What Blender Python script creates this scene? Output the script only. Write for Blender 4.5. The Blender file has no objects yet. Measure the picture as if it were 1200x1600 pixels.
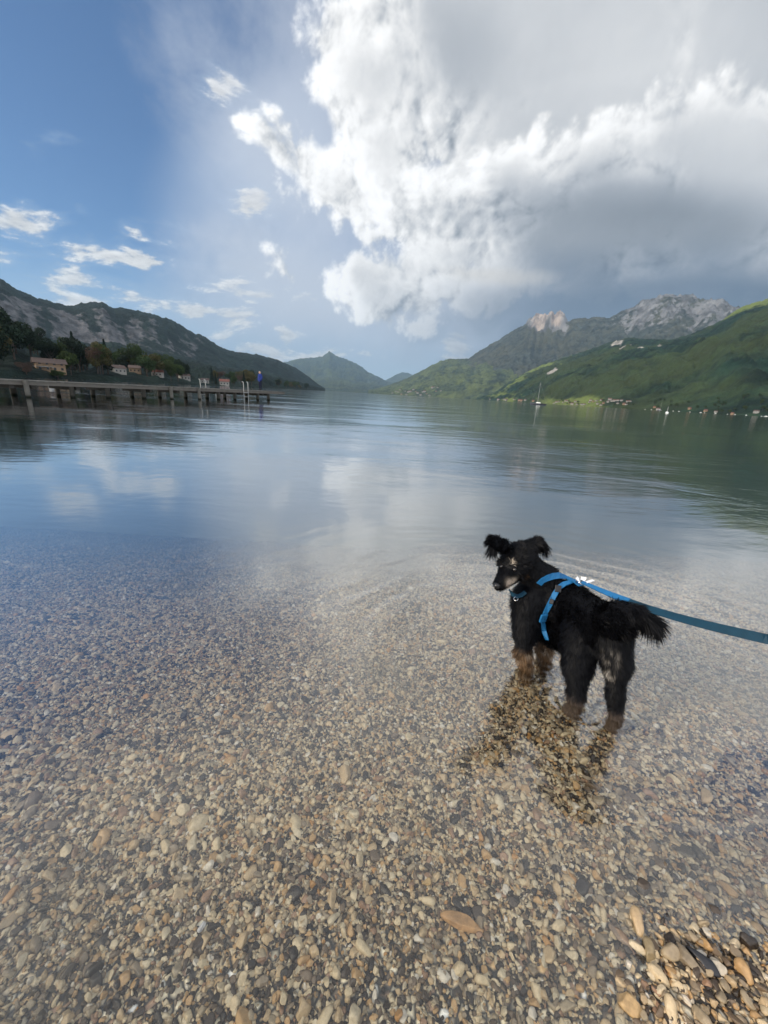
import bpy, bmesh, math, random
import numpy as np
from mathutils import Vector, Matrix, Euler, noise as mn
S = bpy.context.scene
COL = S.collection
rad = math.radians

# ------------------------------------------------------------------ camera
F = 601.0; PITCH = rad(17); ROLL = rad(3.27); CAMH = 0.95
cd = bpy.data.cameras.new('camera'); cam = bpy.data.objects.new('camera', cd); COL.objects.link(cam)
cd.sensor_fit = 'VERTICAL'; cd.sensor_height = 34.6; cd.lens = 34.6*F/1600
cd.clip_start = 0.02; cd.clip_end = 60000
cam.location = (0, 0, CAMH)
cam.rotation_euler = (Matrix.Rotation(math.pi/2-PITCH, 3, 'X') @ Matrix.Rotation(ROLL, 3, 'Z')).to_euler()
S.camera = cam

def ray(px, py):
    x, y = (px-600)/F, (800-py)/F
    c, s = math.cos(ROLL), math.sin(ROLL)
    x, y = c*x-s*y, s*x+c*y
    return np.array([x, math.cos(PITCH)+math.sin(PITCH)*y, -math.sin(PITCH)+math.cos(PITCH)*y])
def atz(px, py, z):
    d = ray(px, py); return np.array([0, 0, CAMH])+d*((z-CAMH)/d[2])
def aty(px, py, Y):
    d = ray(px, py); return np.array([0, 0, CAMH])+d*(Y/d[1])
def atr(px, r, z=0):
    d = ray(px, 616+(px-600)*math.tan(ROLL)); k = r/math.hypot(d[0], d[1]); return np.array([d[0]*k, d[1]*k, z])
def uv(px, py):
    d = ray(px, py); return d[0]/d[1], d[2]/d[1]

# ------------------------------------------------------------------ node helpers
def nd(t, ty, ins=None, out=0, **pr):
    n = t.nodes.new(ty)
    for k, v in pr.items(): setattr(n, k, v)
    for k, v in (ins or {}).items():
        s = n.inputs[k]
        if isinstance(v, bpy.types.NodeSocket): t.links.new(v, s)
        else: s.default_value = v
    return n if out is None else n.outputs[out]
def M(t, op, a, b=0.0, c=0.0, clamp=False):
    return nd(t, 'ShaderNodeMath', {0: a, 1: b, 2: c}, operation=op, use_clamp=clamp)
def VM(t, op, a, b=None, out=0):
    ins = {0: a}
    if b is not None: ins[3 if op == 'SCALE' else 1] = b
    return nd(t, 'ShaderNodeVectorMath', ins, out=out, operation=op)
def ss(t, x, a, b, c=0.0, d=1.0, it='SMOOTHSTEP'):
    return nd(t, 'ShaderNodeMapRange', {0: x, 1: a, 2: b, 3: c, 4: d}, interpolation_type=it)
def mix(t, f, a, b, bt='MIX'):
    n = nd(t, 'ShaderNodeMix', out=None, data_type='RGBA', blend_type=bt)
    for i, v in ((0, f), (6, a), (7, b)):
        if isinstance(v, bpy.types.NodeSocket): t.links.new(v, n.inputs[i])
        else: n.inputs[i].default_value = v if i == 0 or len(v) == 4 else (*v, 1)
    return n.outputs[2]
def noise(t, vec, sc, det=4, ro=.5, dist=0.0, out=0):
    return nd(t, 'ShaderNodeTexNoise', {'Vector': vec, 'Scale': sc, 'Detail': det, 'Roughness': ro, 'Distortion': dist}, out=out)
def ramp(t, f, stops, it='LINEAR'):
    n = nd(t, 'ShaderNodeValToRGB', {0: f}, out=None)
    e = n.color_ramp; e.interpolation = it
    while len(e.elements) < len(stops): e.elements.new(0.5)
    for el, (p, c) in zip(e.elements, stops):
        el.position = p; el.color = (*c, 1)
    return n.outputs[0]

# ------------------------------------------------------------------ world: clear sky
SUN_AZ = rad(-118); SUN_EL = rad(27)          # azimuth from +Y towards +X
sund = Vector((math.sin(SUN_AZ)*math.cos(SUN_EL), math.cos(SUN_AZ)*math.cos(SUN_EL), math.sin(SUN_EL)))
W = bpy.data.worlds.new('World'); S.world = W; W.use_nodes = True
t = W.node_tree; t.nodes.clear()
sky = nd(t, 'ShaderNodeTexSky', sky_type='NISHITA', sun_disc=False, sun_elevation=SUN_EL, sun_rotation=SUN_AZ % (2*math.pi),
         altitude=450, air_density=1.0, dust_density=.6, ozone_density=2.2)
bg = nd(t, 'ShaderNodeBackground', {0: mix(t, 1.0, sky, (.58, .82, 1.06), 'MULTIPLY'), 1: .112})
nd(t, 'ShaderNodeOutputWorld', {0: bg}, out=None)

# ------------------------------------------------------------------ sun
sl = bpy.data.lights.new('sun', 'SUN'); so = bpy.data.objects.new('sun', sl); COL.objects.link(so)
sl.energy = 3.9; sl.angle = rad(11); sl.color = (1.0, .87, .68)
so.rotation_euler = (-sund).to_track_quat('-Z', 'Y').to_euler(); so.location = (0, 0, 50)
S.view_settings.view_transform = 'Standard'; S.view_settings.look = 'None'; S.view_settings.exposure = 0.12
S.render.engine = 'CYCLES'; S.cycles.volume_bounces = 0; S.cycles.max_bounces = 6; S.cycles.transparent_max_bounces = 16
S.render.resolution_x = 768; S.render.resolution_y = 1024

# ------------------------------------------------------------------ object helpers
def lab(o, label=None, cat=None, group=None, kind=None):
    if label: o['label'] = label
    if cat: o['category'] = cat
    if group: o['group'] = group
    if kind: o['kind'] = kind
    return o
def link(name, me, mat=None, parent=None, smooth=True):
    o = bpy.data.objects.new(name, me); COL.objects.link(o)
    if mat: me.materials.append(mat)
    if smooth and len(me.polygons): me.polygons.foreach_set('use_smooth', [True]*len(me.polygons))
    if parent: o.parent = parent
    return o
def empty(name, loc=(0, 0, 0), rz=0):
    o = bpy.data.objects.new(name, None); COL.objects.link(o); o.location = loc; o.rotation_euler = (0, 0, rz); o.empty_display_size = .1
    return o
def copy_tree(o, parent=None):
    c_ = o.copy(); COL.objects.link(c_); c_.parent = parent
    for ch in list(o.children): copy_tree(ch, c_)
    return c_
def pmesh(name, V_, F_):
    me = bpy.data.meshes.new(name); me.from_pydata([tuple(v) for v in V_], [], [tuple(f) for f in F_]); me.update(); return me
def npmesh(name, V_, F_):
    """numpy verts Nx3 and faces MxK"""
    me = bpy.data.meshes.new(name); V_ = np.asarray(V_, dtype=np.float32); F_ = np.asarray(F_, dtype=np.int32)
    k = F_.shape[1]
    me.vertices.add(len(V_)); me.vertices.foreach_set('co', V_.ravel())
    me.loops.add(F_.size); me.loops.foreach_set('vertex_index', F_.ravel())
    me.polygons.add(len(F_)); me.polygons.foreach_set('loop_start', np.arange(0, F_.size, k, dtype=np.int32))
    try: me.polygons.foreach_set('loop_total', np.full(len(F_), k, dtype=np.int32))
    except Exception: pass
    me.update(calc_edges=True); me.validate(); return me
def fattr(me, name, arr):
    a = me.attributes.new(name, 'FLOAT', 'POINT'); a.data.foreach_set('value', np.asarray(arr, dtype=np.float32))
def cattr(me, name, arr):
    a = me.attributes.new(name, 'FLOAT_COLOR', 'POINT'); a.data.foreach_set('color', np.asarray(arr, dtype=np.float32).ravel())
class MB:
    def __init__(s): s.v = []; s.f = []
    def add(s, V_, F_):
        n = len(s.v); s.v += [tuple(v) for v in V_]; s.f += [tuple(i+n for i in f) for f in F_]; return s
    def box(s, c_, sz, rz=0, tap=1.0):
        x, y, z = [q/2 for q in sz]; ca, sa = math.cos(rz), math.sin(rz); P_ = []
        for k in (-1, 1):
            q = tap if k > 0 else 1
            for (i, j) in ((-1, -1), (1, -1), (1, 1), (-1, 1)):
                a, b = i*x*q, j*y*q; P_.append((c_[0]+a*ca-b*sa, c_[1]+a*sa+b*ca, c_[2]+k*z))
        return s.add(P_, [(3, 2, 1, 0), (4, 5, 6, 7), (0, 1, 5, 4), (1, 2, 6, 5), (2, 3, 7, 6), (3, 0, 4, 7)])
    def tube(s, pts, rr, seg=8, cap=True):
        pts = [Vector(p) for p in pts]
        if not hasattr(rr, '__len__'): rr = [rr]*len(pts)
        up = Vector((0, 0, 1)); P_ = []; Fc = []
        for i, p in enumerate(pts):
            d = (pts[min(i+1, len(pts)-1)]-pts[max(i-1, 0)]).normalized()
            u = d.cross(up); u = u.normalized() if u.length > 1e-3 else Vector((1, 0, 0)); v = d.cross(u)
            for k in range(seg):
                a = 2*math.pi*k/seg; P_.append(p+(u*math.cos(a)+v*math.sin(a))*rr[i])
        for i in range(len(pts)-1):
            for k in range(seg):
                Fc.append((i*seg+k, i*seg+(k+1) % seg, (i+1)*seg+(k+1) % seg, (i+1)*seg+k))
        if cap: Fc.append(tuple(range(seg))); Fc.append(tuple(reversed([len(P_)-seg+k for k in range(seg)])))
        return s.add(P_, Fc)
    def build(s, name, mat=None, parent=None, smooth=False): return link(name, pmesh(name, s.v, s.f), mat, parent, smooth)

def mat(name):
    m = bpy.data.materials.new(name); m.use_nodes = True; m.node_tree.nodes.clear(); return m, m.node_tree
def pbsdf(t, **k):
    m = {'col': 'Base Color', 'rough': 'Roughness', 'spec': 'Specular IOR Level', 'nrm': 'Normal', 'metal': 'Metallic', 'sheen': 'Sheen Weight', 'coat': 'Coat Weight'}
    ins = {m[a]: ((*b, 1) if a == 'col' and not isinstance(b, bpy.types.NodeSocket) else b) for a, b in k.items()}
    p = nd(t, 'ShaderNodeBsdfPrincipled', ins); nd(t, 'ShaderNodeOutputMaterial', {0: p}, out=None); return p
def bump(t, h, st=.5, dist=.01): return nd(t, 'ShaderNodeBump', {'Strength': st, 'Distance': dist, 'Height': h})
def simple(name, col, rough=.7, var=.25, sc=8.0, spec=.3, bmp=0.0, metal=0.0):
    m, t = mat(name); tc = nd(t, 'ShaderNodeTexCoord', out='Object')
    n = noise(t, tc, sc, 6, .6)
    c_ = mix(t, n, tuple(x*(1-var) for x in col), tuple(min(1, x*(1+var)) for x in col))
    k = dict(col=c_, rough=rough, spec=spec, metal=metal)
    if bmp: k['nrm'] = bump(t, noise(t, tc, sc*4, 5, .6), .6, bmp)
    pbsdf(t, **k); return m

# ------------------------------------------------------------------ clouds: density and tone over the directions of the sky
def _hash(ix, iy, iz, seed):
    h = (ix*374761393+iy*668265263+iz*2147483647+seed*1274126177) & 0xffffffff
    h = ((h ^ (h >> 13))*1274126177) & 0xffffffff
    h = ((h ^ (h >> 16))*2246822519) & 0xffffffff
    return h ^ (h >> 15)
def perlin(P, seed=0):
    """gradient noise about -1..1 at the rows of P"""
    I = np.floor(P).astype(np.int64); f = (P-I); w = f*f*f*(f*(f*6-15)+10); r = 0
    for dx in (0, 1):
        wx_ = w[..., 0] if dx else 1-w[..., 0]
        for dy in (0, 1):
            wy_ = w[..., 1] if dy else 1-w[..., 1]
            for dz in (0, 1):
                wz_ = w[..., 2] if dz else 1-w[..., 2]
                h = _hash(I[..., 0]+dx, I[..., 1]+dy, I[..., 2]+dz, seed)
                gx = ((h & 1023)/511.5-1); gy = (((h >> 10) & 1023)/511.5-1); gz = (((h >> 20) & 1023)/511.5-1)
                r = r+wx_*wy_*wz_*(gx*(f[..., 0]-dx)+gy*(f[..., 1]-dy)+gz*(f[..., 2]-dz))
    return r*1.25
def fbm(P, oct=6, ro=.5, lac=2.03, seed=0, ridge=False):
    r = 0; a = 1; n = 0
    for o in range(oct):
        v = perlin(P*lac**o+o*17.3, seed+o)
        if ridge: v = 1-2*np.abs(v)*1.4
        r = r+a*v; n += a; a *= ro
    return r/n
def sstep(x, a, b):
    k = np.clip((x-a)/(b-a), 0, 1); return k*k*(3-2*k)
def billow(P, oct, ro, seed):
    r = 0; a = 1; n = 0
    for o in range(oct):
        v = np.abs(perlin(P*2.1**o+o*9.7, seed+o)); r = r+a*(v*2.6); n += a; a *= ro
    return r/n            # 0 in creases, about 1 on puffs
def clouds(D):
    """rgb (light sent out) and opacity for unit directions D"""
    x, y, z = D[..., 0], D[..., 1], D[..., 2]
    yy = np.maximum(y, .12); U = x/yy; Vv = np.abs(z)/yy
    front = sstep(y, -.05, .30)
    def ell(cx, cy, rx, ry, rot=0):
        u0, v0 = uv(cx, cy); a = math.radians(rot)
        u1, v1 = uv(cx+math.cos(a)*20, cy+math.sin(a)*20); u2, v2 = uv(cx-math.sin(a)*20, cy+math.cos(a)*20)
        J = np.array([[(u1-u0)/20*rx, (u2-u0)/20*ry], [(v1-v0)/20*rx, (v2-v0)/20*ry]]); K = np.linalg.inv(J)
        du = U-u0; dv = Vv-v0
        L = np.hypot(K[0, 0]*du+K[0, 1]*dv, K[1, 0]*du+K[1, 1]*dv)
        return (1-L), min(math.hypot(*J[:, 0]), math.hypot(*J[:, 1]))
    def smax(lst, k):
        r = np.full(x.shape, -9.0)
        for it in lst:
            e, s = ell(*it); e = e*s
            h = np.clip(.5+.5*(e-r)/k, 0, 1); r = r*(1-h)+e*h+k*h*(1-h)
        return r
    wn = np.stack([fbm(D*3.0, 3, .5, seed=50+i) for i in range(3)], -1)
    D2 = D+wn*.055
    def field(Dd):
        return .50*fbm(Dd*3.2, 3, .5, seed=3)+.50*(billow(Dd*6.2, 6, .56, 20)-.42)
    f = field(D2)
    Lv = np.array([-.75, -.25, .45]); Lv = Lv/np.linalg.norm(Lv)
    lit = f-field(D2+Lv*.016)
    litc = f-field(D2+Lv*.06)
    fine = fbm(D2*30, 5, .62, seed=80)
    big = smax([(850, 40, 370, 250, 0), (575, 120, 100, 150, -8), (600, 230, 90, 120, -20), (540, 290, 150, 60, 44), (960, 250, 330, 230, 0),
                (720, 350, 190, 100, 10), (1150, 330, 420, 170, 0), (670, 440, 175, 50, 0), (1000, -200, 450, 300, 0), (1500, 200, 500, 500, 0)], .03)
    gaps = smax([(622, 338, 30, 14, 20), (585, 352, 18, 9, 0), (505, 205, 18, 40, 0)], .005)
    s = big+.16*f+.030*fine-.6*np.maximum(gaps+.10*f+.01, 0)*2
    a_big = sstep(s, -.004, .030)
    smooth_f = fbm(D*2.4, 4, .5, seed=61)
    tone = .695+.05*sstep(ell(1000, 60, 260, 160, 0)[0], -.3, .9)-.07*sstep(ell(690, 110, 110, 150, 10)[0], -.2, .8)+.06*smooth_f
    edge = .22*sstep(s, .16, .0)+.09*sstep(ell(560, 200, 110, 260, -25)[0], -.1, .6)
    kk = .025+.80*sstep(s, .15, .015)
    val = tone+edge+kk*(1.35*lit+.75*litc)+.015*f+.035*smooth_f+.006*fine
    # nearer cloud bank: bright rounded tops, grey belly
    bank = smax([(1000, 345, 420, 115, -4), (800, 285, 80, 60, 0), (715, 325, 85, 55, 0), (1150, 250, 170, 130, 0), (930, 270, 120, 70, 0), (620, 410, 130, 60, 12), (560, 420, 60, 40, 0), (1010, 240, 80, 50, 0), (720, 400, 160, 60, 0)], .02)
    sb = bank+.15*f+.012*fine
    ab_ = sstep(sb, -.004, .040)
    dep = ell(990, 365, 360, 105, 2)[0]
    vb = .765+.17*sstep(sb, .11, .0)-.25*sstep(dep+.5*smooth_f, -.15, .75)+(.03+.75*sstep(sb, .11, .01))*(1.2*lit+.7*litc)+.04*smooth_f+.05*sstep(ell(1170, 180, 100, 60, 0)[0], -.5, .8)
    vb = vb-.05*sstep(ell(1100, 250, 260, 160, 0)[0], -.2, .6)
    val = val*(1-ab_)+vb*ab_
    val = .95-np.logaddexp(0, (.95-val)*14)/14+.03
    val = np.clip(val, .30, 1.0)
    vl = val**2.15
    tint = sstep(val, .45, .9)[..., None]
    rgb = 1.16*vl[..., None]*(np.array([.90, .985, 1.11])*(1-tint)+np.array([1.0, .995, .985])*tint)
    out = np.zeros(D.shape); al = np.zeros(x.shape)
    def over(col, a):
        nonlocal out, al
        a = a*front; out = np.asarray(col)*a[..., None]+out*(1-a[..., None]); al = a+al*(1-a)
    soft = fbm(D*2.6, 5, .5, seed=7)
    elv = np.maximum(z, 0)
    over([.52, .68, .86], .72*sstep(elv, .24, .0))
    v1 = ell(420, 330, 150, 200, 20)[0]; v2 = ell(320, 40, 110, 110, 30)[0]; v3 = ell(600, 500, 330, 90, 0)[0]; v5 = ell(360, 400, 90, 80, 0)[0]
    over([.46, .54, .68], sstep(v1, -.45, .5)*(.45+.5*sstep(soft, -.4, .3)))
    over([.30, .38, .54], sstep(v2, -.2, .8)*.35*sstep(soft, -.3, .4))
    over([.62, .64, .68], sstep(v5, -.2, .9)*.55*sstep(soft+.3*fine, -.4, .4))
    over([.52, .58, .68], sstep(v3, -.5, .5)*(.5+.5*sstep(soft, -.3, .3)))
    small = smax([(25, 350, 55, 18, 0), (165, 398, 100, 13, 9), (105, 438, 50, 18, 5), (95, 425, 30, 10, 0), (215, 470, 62, 13, 14), (362, 502, 40, 20, -14), (410, 463, 42, 10, 0),
                  (450, 540, 11, 22, -25), (400, 548, 60, 12, 0), (345, 140, 30, 26, 0), (398, 190, 26, 24, 30), (712, 540, 22, 24, -50), (510, 556, 60, 9, 0), (205, 362, 14, 6, 20), (15, 400, 22, 6, 0),
                  (-150, 400, 90, 20, 5), (-60, 470, 60, 16, 5), (640, 455, 24, 14, 0), (398, 318, 34, 26, 30), (70, 220, 8, 5, 0), (265, 378, 8, 5, 0), (90, 470, 60, 10, 0), (300, 490, 30, 9, 0), (350, 440, 30, 8, 0)], .006)
    Ds = D2*np.array([1, 1, 3.4]); fs = fbm(Ds*13, 7, .62, seed=31); fl = fs-fbm((D2+Lv*.012)*np.array([1, 1, 3.4])*13, 7, .62, seed=31)
    s2 = small+.085*fs-.004
    over([.46, .58, .74], .35*sstep(s2, -.03, .02))
    cs = np.clip(.84+.35*fl, .5, .98)[..., None]**2.1*np.array([1.0, .985, .96])
    over(cs*1.1, sstep(s2, -.004, .016)*.94)
    over([.60, .64, .72], .55*sstep(big+.10*soft+.05*fine+.04*f, -.15, .01))
    over(rgb, a_big)
    # pale cloud deck added overhead, out of view, to silver the water's reflection
    over([.72, .74, .77], sstep(z, .585, .76)*(.80+.18*sstep(soft, -.3, .3)))
    # rain-dark curtain low on the right
    d2 = np.maximum(ell(1180, 520, 620, 142, 3)[0], ell(1120, 590, 520, 150, 0)[0])
    bd = sstep(soft+.5*f, -.5, .5)[..., None]
    over(np.array([.080, .118, .182])*(1-bd)+np.array([.135, .178, .25])*bd, sstep(d2+.25*f, -.02, .55)*.96)
    d3 = ell(760, 430, 120, 20, 4)[0]
    over([.70, .66, .60], .5*sstep(d3+1.4*f, .1, .9))
    # broken cloud over unseen sky, brightened to light the bed, open round the sun
    bk = 1-front
    fb_ = fbm(D*2.2, 6, .55, seed=90)
    sd = np.array(sund); near = sstep((D*sd).sum(-1), .80, .93)
    ab = sstep(fb_+.22, -.25, .15)*(1-near)*bk
    cb = (1.5+.5*fb_)[..., None]*np.array([1.0, 1.0, 1.02])
    out = cb*ab[..., None]+out*(1-ab[..., None]); al = ab+al*(1-ab)
    a3 = np.maximum(al, 1e-4)
    return out/a3[..., None], al
def grid_faces(nx, ny):
    i = np.arange(nx*ny).reshape(ny, nx); return np.stack([i[:-1, :-1], i[:-1, 1:], i[1:, 1:], i[1:, :-1]], -1).reshape(-1, 4)
_az = np.concatenate([np.linspace(-180, -56, 110, endpoint=False), np.linspace(-56, 56, 1000), np.linspace(56, 180, 111)[1:]])
_el = np.concatenate([np.linspace(-3, 0, 4, endpoint=False), np.linspace(0, 41, 400), np.linspace(41, 89.9, 70)[1:]])
A_, E_ = np.meshgrid(np.radians(_az), np.radians(_el))
CD = np.stack([np.sin(A_)*np.cos(E_), np.cos(A_)*np.cos(E_), np.sin(E_)], -1)
c_rgb, c_al = clouds(CD)
cme = npmesh('clouds', CD.reshape(-1, 3)*40000, grid_faces(len(_az), len(_el)))
cattr(cme, 'cloud', np.concatenate([c_rgb, c_al[..., None]], -1).reshape(-1, 4))
m, t = mat('cloud'); a = nd(t, 'ShaderNodeAttribute', out=None, attribute_name='cloud')
e = nd(t, 'ShaderNodeEmission', {0: a.outputs['Color'], 1: 1.0})
nd(t, 'ShaderNodeOutputMaterial', {0: nd(t, 'ShaderNodeMixShader', {0: a.outputs['Alpha'], 1: nd(t, 'ShaderNodeBsdfTransparent'), 2: e})}, out=None)
m.cycles.emission_sampling = 'NONE'
lab(link('clouds', cme, m), kind='structure')
# ------------------------------------------------------------------ lake bed and shore (ground)
def shore_s(x, y):      # signed distance into the lake from the waterline
    ys_ = -.06+.52*sstep(x, .16, .60)+.02*np.sin(x*4.1+1)+np.clip(-x-6, 0, 1e9)*.55
    return y-ys_
def bed_z(x, y):
    s_ = shore_s(x, y)
    d = np.where(s_ < 0, -.085*np.minimum(-s_, 12)*-1, 0)*1.0
    up = np.where(s_ < 0, .085*np.clip(-s_, 0, 14), 0)
    dn = np.where(s_ > 0, .15*np.clip(s_, 0, .4)+.11*np.clip(s_-.4, 0, 1.2)+.17*np.clip(s_-1.6, 0, 6)+.30*np.clip(s_-7.6, 0, 40), 0)
    return up-dn
def axis(near, far, n1, n2):
    a = np.linspace(-near, near, n1); g = np.geomspace(near, far, n2)[1:]
    return np.concatenate([-g[::-1], a, g])
xs = axis(4, 19000, 161, 40); ys = axis(4, 19000, 161, 40)
X, Y = np.meshgrid(xs, ys); Z = bed_z(X, Y)
gm = npmesh('ground', np.stack([X, Y, Z], -1).reshape(-1, 3), grid_faces(len(xs), len(ys)))
PEB = [(0.0, (.030, .024, .020)), (.13, (.21, .16, .115)), (.22, (.70, .55, .36)), (.37, (.36, .30, .225)), (.44, (.82, .70, .50)), (.57, (.085, .067, .055)),
       (.65, (.64, .43, .22)), (.73, (.48, .41, .30)), (.81, (.82, .73, .56)), (.90, (.42, .27, .18)), (.95, (.90, .86, .79)), (.985, (.62, .35, .13))]
m_bed, t = mat('lake_bed'); g = nd(t, 'ShaderNodeNewGeometry', out='Position')
v = nd(t, 'ShaderNodeTexVoronoi', {'Vector': g, 'Scale': 58.0}, out=None)
rc = ramp(t, nd(t, 'ShaderNodeSeparateColor', {0: v.outputs['Color']}), PEB, 'CONSTANT')
v2_ = nd(t, 'ShaderNodeTexVoronoi', {'Vector': g, 'Scale': 58.0}, feature='DISTANCE_TO_EDGE')
rc = mix(t, ss(t, v2_, 0, .30), (.05, .045, .04), rc)
zz = nd(t, 'ShaderNodeSeparateXYZ', {0: g}, out=2)
rc = mix(t, ss(t, M(t, 'MULTIPLY_ADD', noise(t, g, .8, 5, .6), .20, zz), -.06, -.46), rc, (.045, .052, .036))  # silt-dark with depth, also standing in for light lost in the water
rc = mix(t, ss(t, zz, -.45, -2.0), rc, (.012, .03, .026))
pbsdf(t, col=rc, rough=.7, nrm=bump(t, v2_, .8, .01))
lab(link('ground', gm, m_bed), kind='structure')

# ------------------------------------------------------------------ water
m_w, t = mat('lake_water'); g = nd(t, 'ShaderNodeNewGeometry', out='Position')
gs = nd(t, 'ShaderNodeSeparateXYZ', {0: g}, out=None)
dist = VM(t, 'LENGTH', g, out=1)
wv = nd(t, 'ShaderNodeMapping', {'Vector': g, 'Scale': (.45, 1, 1), 'Rotation': (0, 0, rad(8))})
warp = VM(t, 'ADD', wv, VM(t, 'SCALE', noise(t, g, .35, 2, .5, out=1), 1.2))
h1 = noise(t, warp, 1.1, 3, .5)
h2 = noise(t, warp, 7.0, 3, .5)
h3 = noise(t, warp, 26.0, 2, .5)
patch = noise(t, nd(t, 'ShaderNodeMapping', {'Vector': g, 'Scale': (.25, 1, 1)}), .16, 3, .5)
gust = ss(t, patch, .42, .62, .35, 1.6)
hh = M(t, 'MULTIPLY', h1, .020)
hh = M(t, 'MULTIPLY_ADD', h2, .0042, hh)
hh = M(t, 'MULTIPLY_ADD', h3, .0010, hh)
hh = M(t, 'MULTIPLY', hh, gust)
# rings spreading from the wading dog
rp = VM(t, 'SUBTRACT', VM(t, 'ADD', g, VM(t, 'SCALE', noise(t, g, 1.6, 3, .55, out=1), .34)), (.90, 1.34, 0))
rd = VM(t, 'LENGTH', rp, out=1)
ring = M(t, 'MULTIPLY', M(t, 'SINE', M(t, 'MULTIPLY', rd, 34)), M(t, 'MULTIPLY', ss(t, rd, .15, 2.8, 1, 0), .0011))
ring = M(t, 'ADD', ring, M(t, 'MULTIPLY', M(t, 'SINE', M(t, 'MULTIPLY', rd, 78)), M(t, 'MULTIPLY', ss(t, rd, .1, 1.8, 1, 0), .00060)))
hh = M(t, 'ADD', hh, M(t, 'MULTIPLY', ring, ss(t, noise(t, g, 1.1, 2, .5), .38, .62, .25, 1.1)))
for q_ in ((895, 1100), (960, 1122), (822, 1052), (850, 1036)):      # wavelets where each leg breaks the surface
    w_ = atz(*q_, 0); d_ = VM(t, 'LENGTH', VM(t, 'SUBTRACT', VM(t, 'ADD', g, VM(t, 'SCALE', noise(t, g, 9.0, 2, .5, out=1), .03)), (w_[0]+.012, w_[1]+.012, 0)), out=1)
    hh = M(t, 'ADD', hh, M(t, 'MULTIPLY', M(t, 'SINE', M(t, 'MULTIPLY', d_, 190)), M(t, 'MULTIPLY', ss(t, d_, .02, .17, 1, 0), .0011)))
bn = nd(t, 'ShaderNodeBump', {'Strength': 1.0, 'Distance': 1.0, 'Height': hh})
ci_ = M(t, 'ABSOLUTE', VM(t, 'DOT_PRODUCT', bn, nd(t, 'ShaderNodeNewGeometry', out='Incoming'), out=1))
fr = M(t, 'MULTIPLY_ADD', M(t, 'POWER', M(t, 'SUBTRACT', 1.0, ci_, clamp=True), 1.72), .955, .045, clamp=True)
gl = nd(t, 'ShaderNodeBsdfGlossy', {'Color': (1, 1, 1, 1), 'Roughness': ss(t, dist, 1.0, 6.0, .15, .06), 'Normal': bn})
tr = nd(t, 'ShaderNodeBsdfTransparent', {'Color': (.97, .985, .965, 1)})
nd(t, 'ShaderNodeOutputMaterial', {0: nd(t, 'ShaderNodeMixShader', {0: fr, 1: tr, 2: gl})}, out=None)
wx = axis(30, 18800, 13, 24)
X, Y = np.meshgrid(wx, wx); wm = npmesh('water', np.stack([X, Y, X*0], -1).reshape(-1, 3), grid_faces(len(wx), len(wx)))
lab(link('water', wm, m_w), kind='structure')


# ------------------------------------------------------------------ pebbles: real stones on the near bed
rng = np.random.default_rng(5)
pcol = bpy.data.collections.new('pebble_shapes')
m_peb, t = mat('pebble')
oi = nd(t, 'ShaderNodeObjectInfo', out=None); rnd = oi.outputs['Random']
rc = ramp(t, rnd, PEB, 'CONSTANT')
tc = nd(t, 'ShaderNodeTexCoord', out='Object'); gp = nd(t, 'ShaderNodeNewGeometry', out='Position')
shift = VM(t, 'ADD', tc, nd(t, 'ShaderNodeCombineXYZ', {0: M(t, 'MULTIPLY', rnd, 50.0)}))
rc = mix(t, M(t, 'MULTIPLY', ss(t, noise(t, shift, 2.2, 5, .65), .35, .7), .6), rc, mix(t, .5, rc, (.12, .09, .07)))
rc = mix(t, M(t, 'MULTIPLY', ss(t, noise(t, gp, 1.3, 3, .5), .52, .68), .45), rc, (.20, .17, .11))
zz = nd(t, 'ShaderNodeSeparateXYZ', {0: gp}, out=2)
rc = mix(t, ss(t, M(t, 'MULTIPLY_ADD', noise(t, gp, .8, 5, .6), .20, zz), -.06, -.46), rc, (.045, .052, .036))  # same depth darkening painted on the stones: silt plus light lost in water
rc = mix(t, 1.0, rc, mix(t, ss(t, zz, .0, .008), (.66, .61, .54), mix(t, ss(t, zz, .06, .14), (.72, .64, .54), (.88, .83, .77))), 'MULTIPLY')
wet = ss(t, zz, .05, .12, .24, .5)
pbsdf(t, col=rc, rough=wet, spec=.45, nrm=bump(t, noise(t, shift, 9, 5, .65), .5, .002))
def pebble_mesh(name, r, sub=2, flat=.62, ang=.5, seed=0):
    bm = bmesh.new(); bmesh.ops.create_icosphere(bm, subdivisions=sub, radius=1)
    rg = random.Random(seed); pl = [(Vector((rg.gauss(0, 1), rg.gauss(0, 1), rg.gauss(0, 1))).normalized(), rg.uniform(.50, .86)) for _ in range(10)]
    sx, sy = rg.uniform(.85, 1.25), rg.uniform(.7, 1.0)
    for v in bm.verts:
        p = v.co.copy()
        for n_, d_ in pl:
            q = p.dot(n_)-d_
            if q > 0: p -= n_*q*.95
        p *= 1+.10*mn.noise(p*1.3+Vector((seed*3.1, 0, 0)))
        v.co = Vector((p.x*sx, p.y*sy, p.z*flat))*r
    me = bpy.data.meshes.new(name); bm.to_mesh(me); bm.free()
    me.polygons.foreach_set('use_smooth', [True]*len(me.polygons)); return me
for i in range(14):
    me = pebble_mesh('pebble', 1.12, 3, random.Random(i).uniform(.5, .8), seed=i+1); me.materials.append(m_peb)
    pcol.objects.link(bpy.data.objects.new('pebble_shape', me))
def scatter(n, ymin, ymax, side=.28):
    y = np.sqrt(rng.uniform(ymin**2, ymax**2, n)); x = rng.uniform(-1, 1, n)*(y*1.12+side); return x, y
P_x, P_y, P_s = [], [], []
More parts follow.
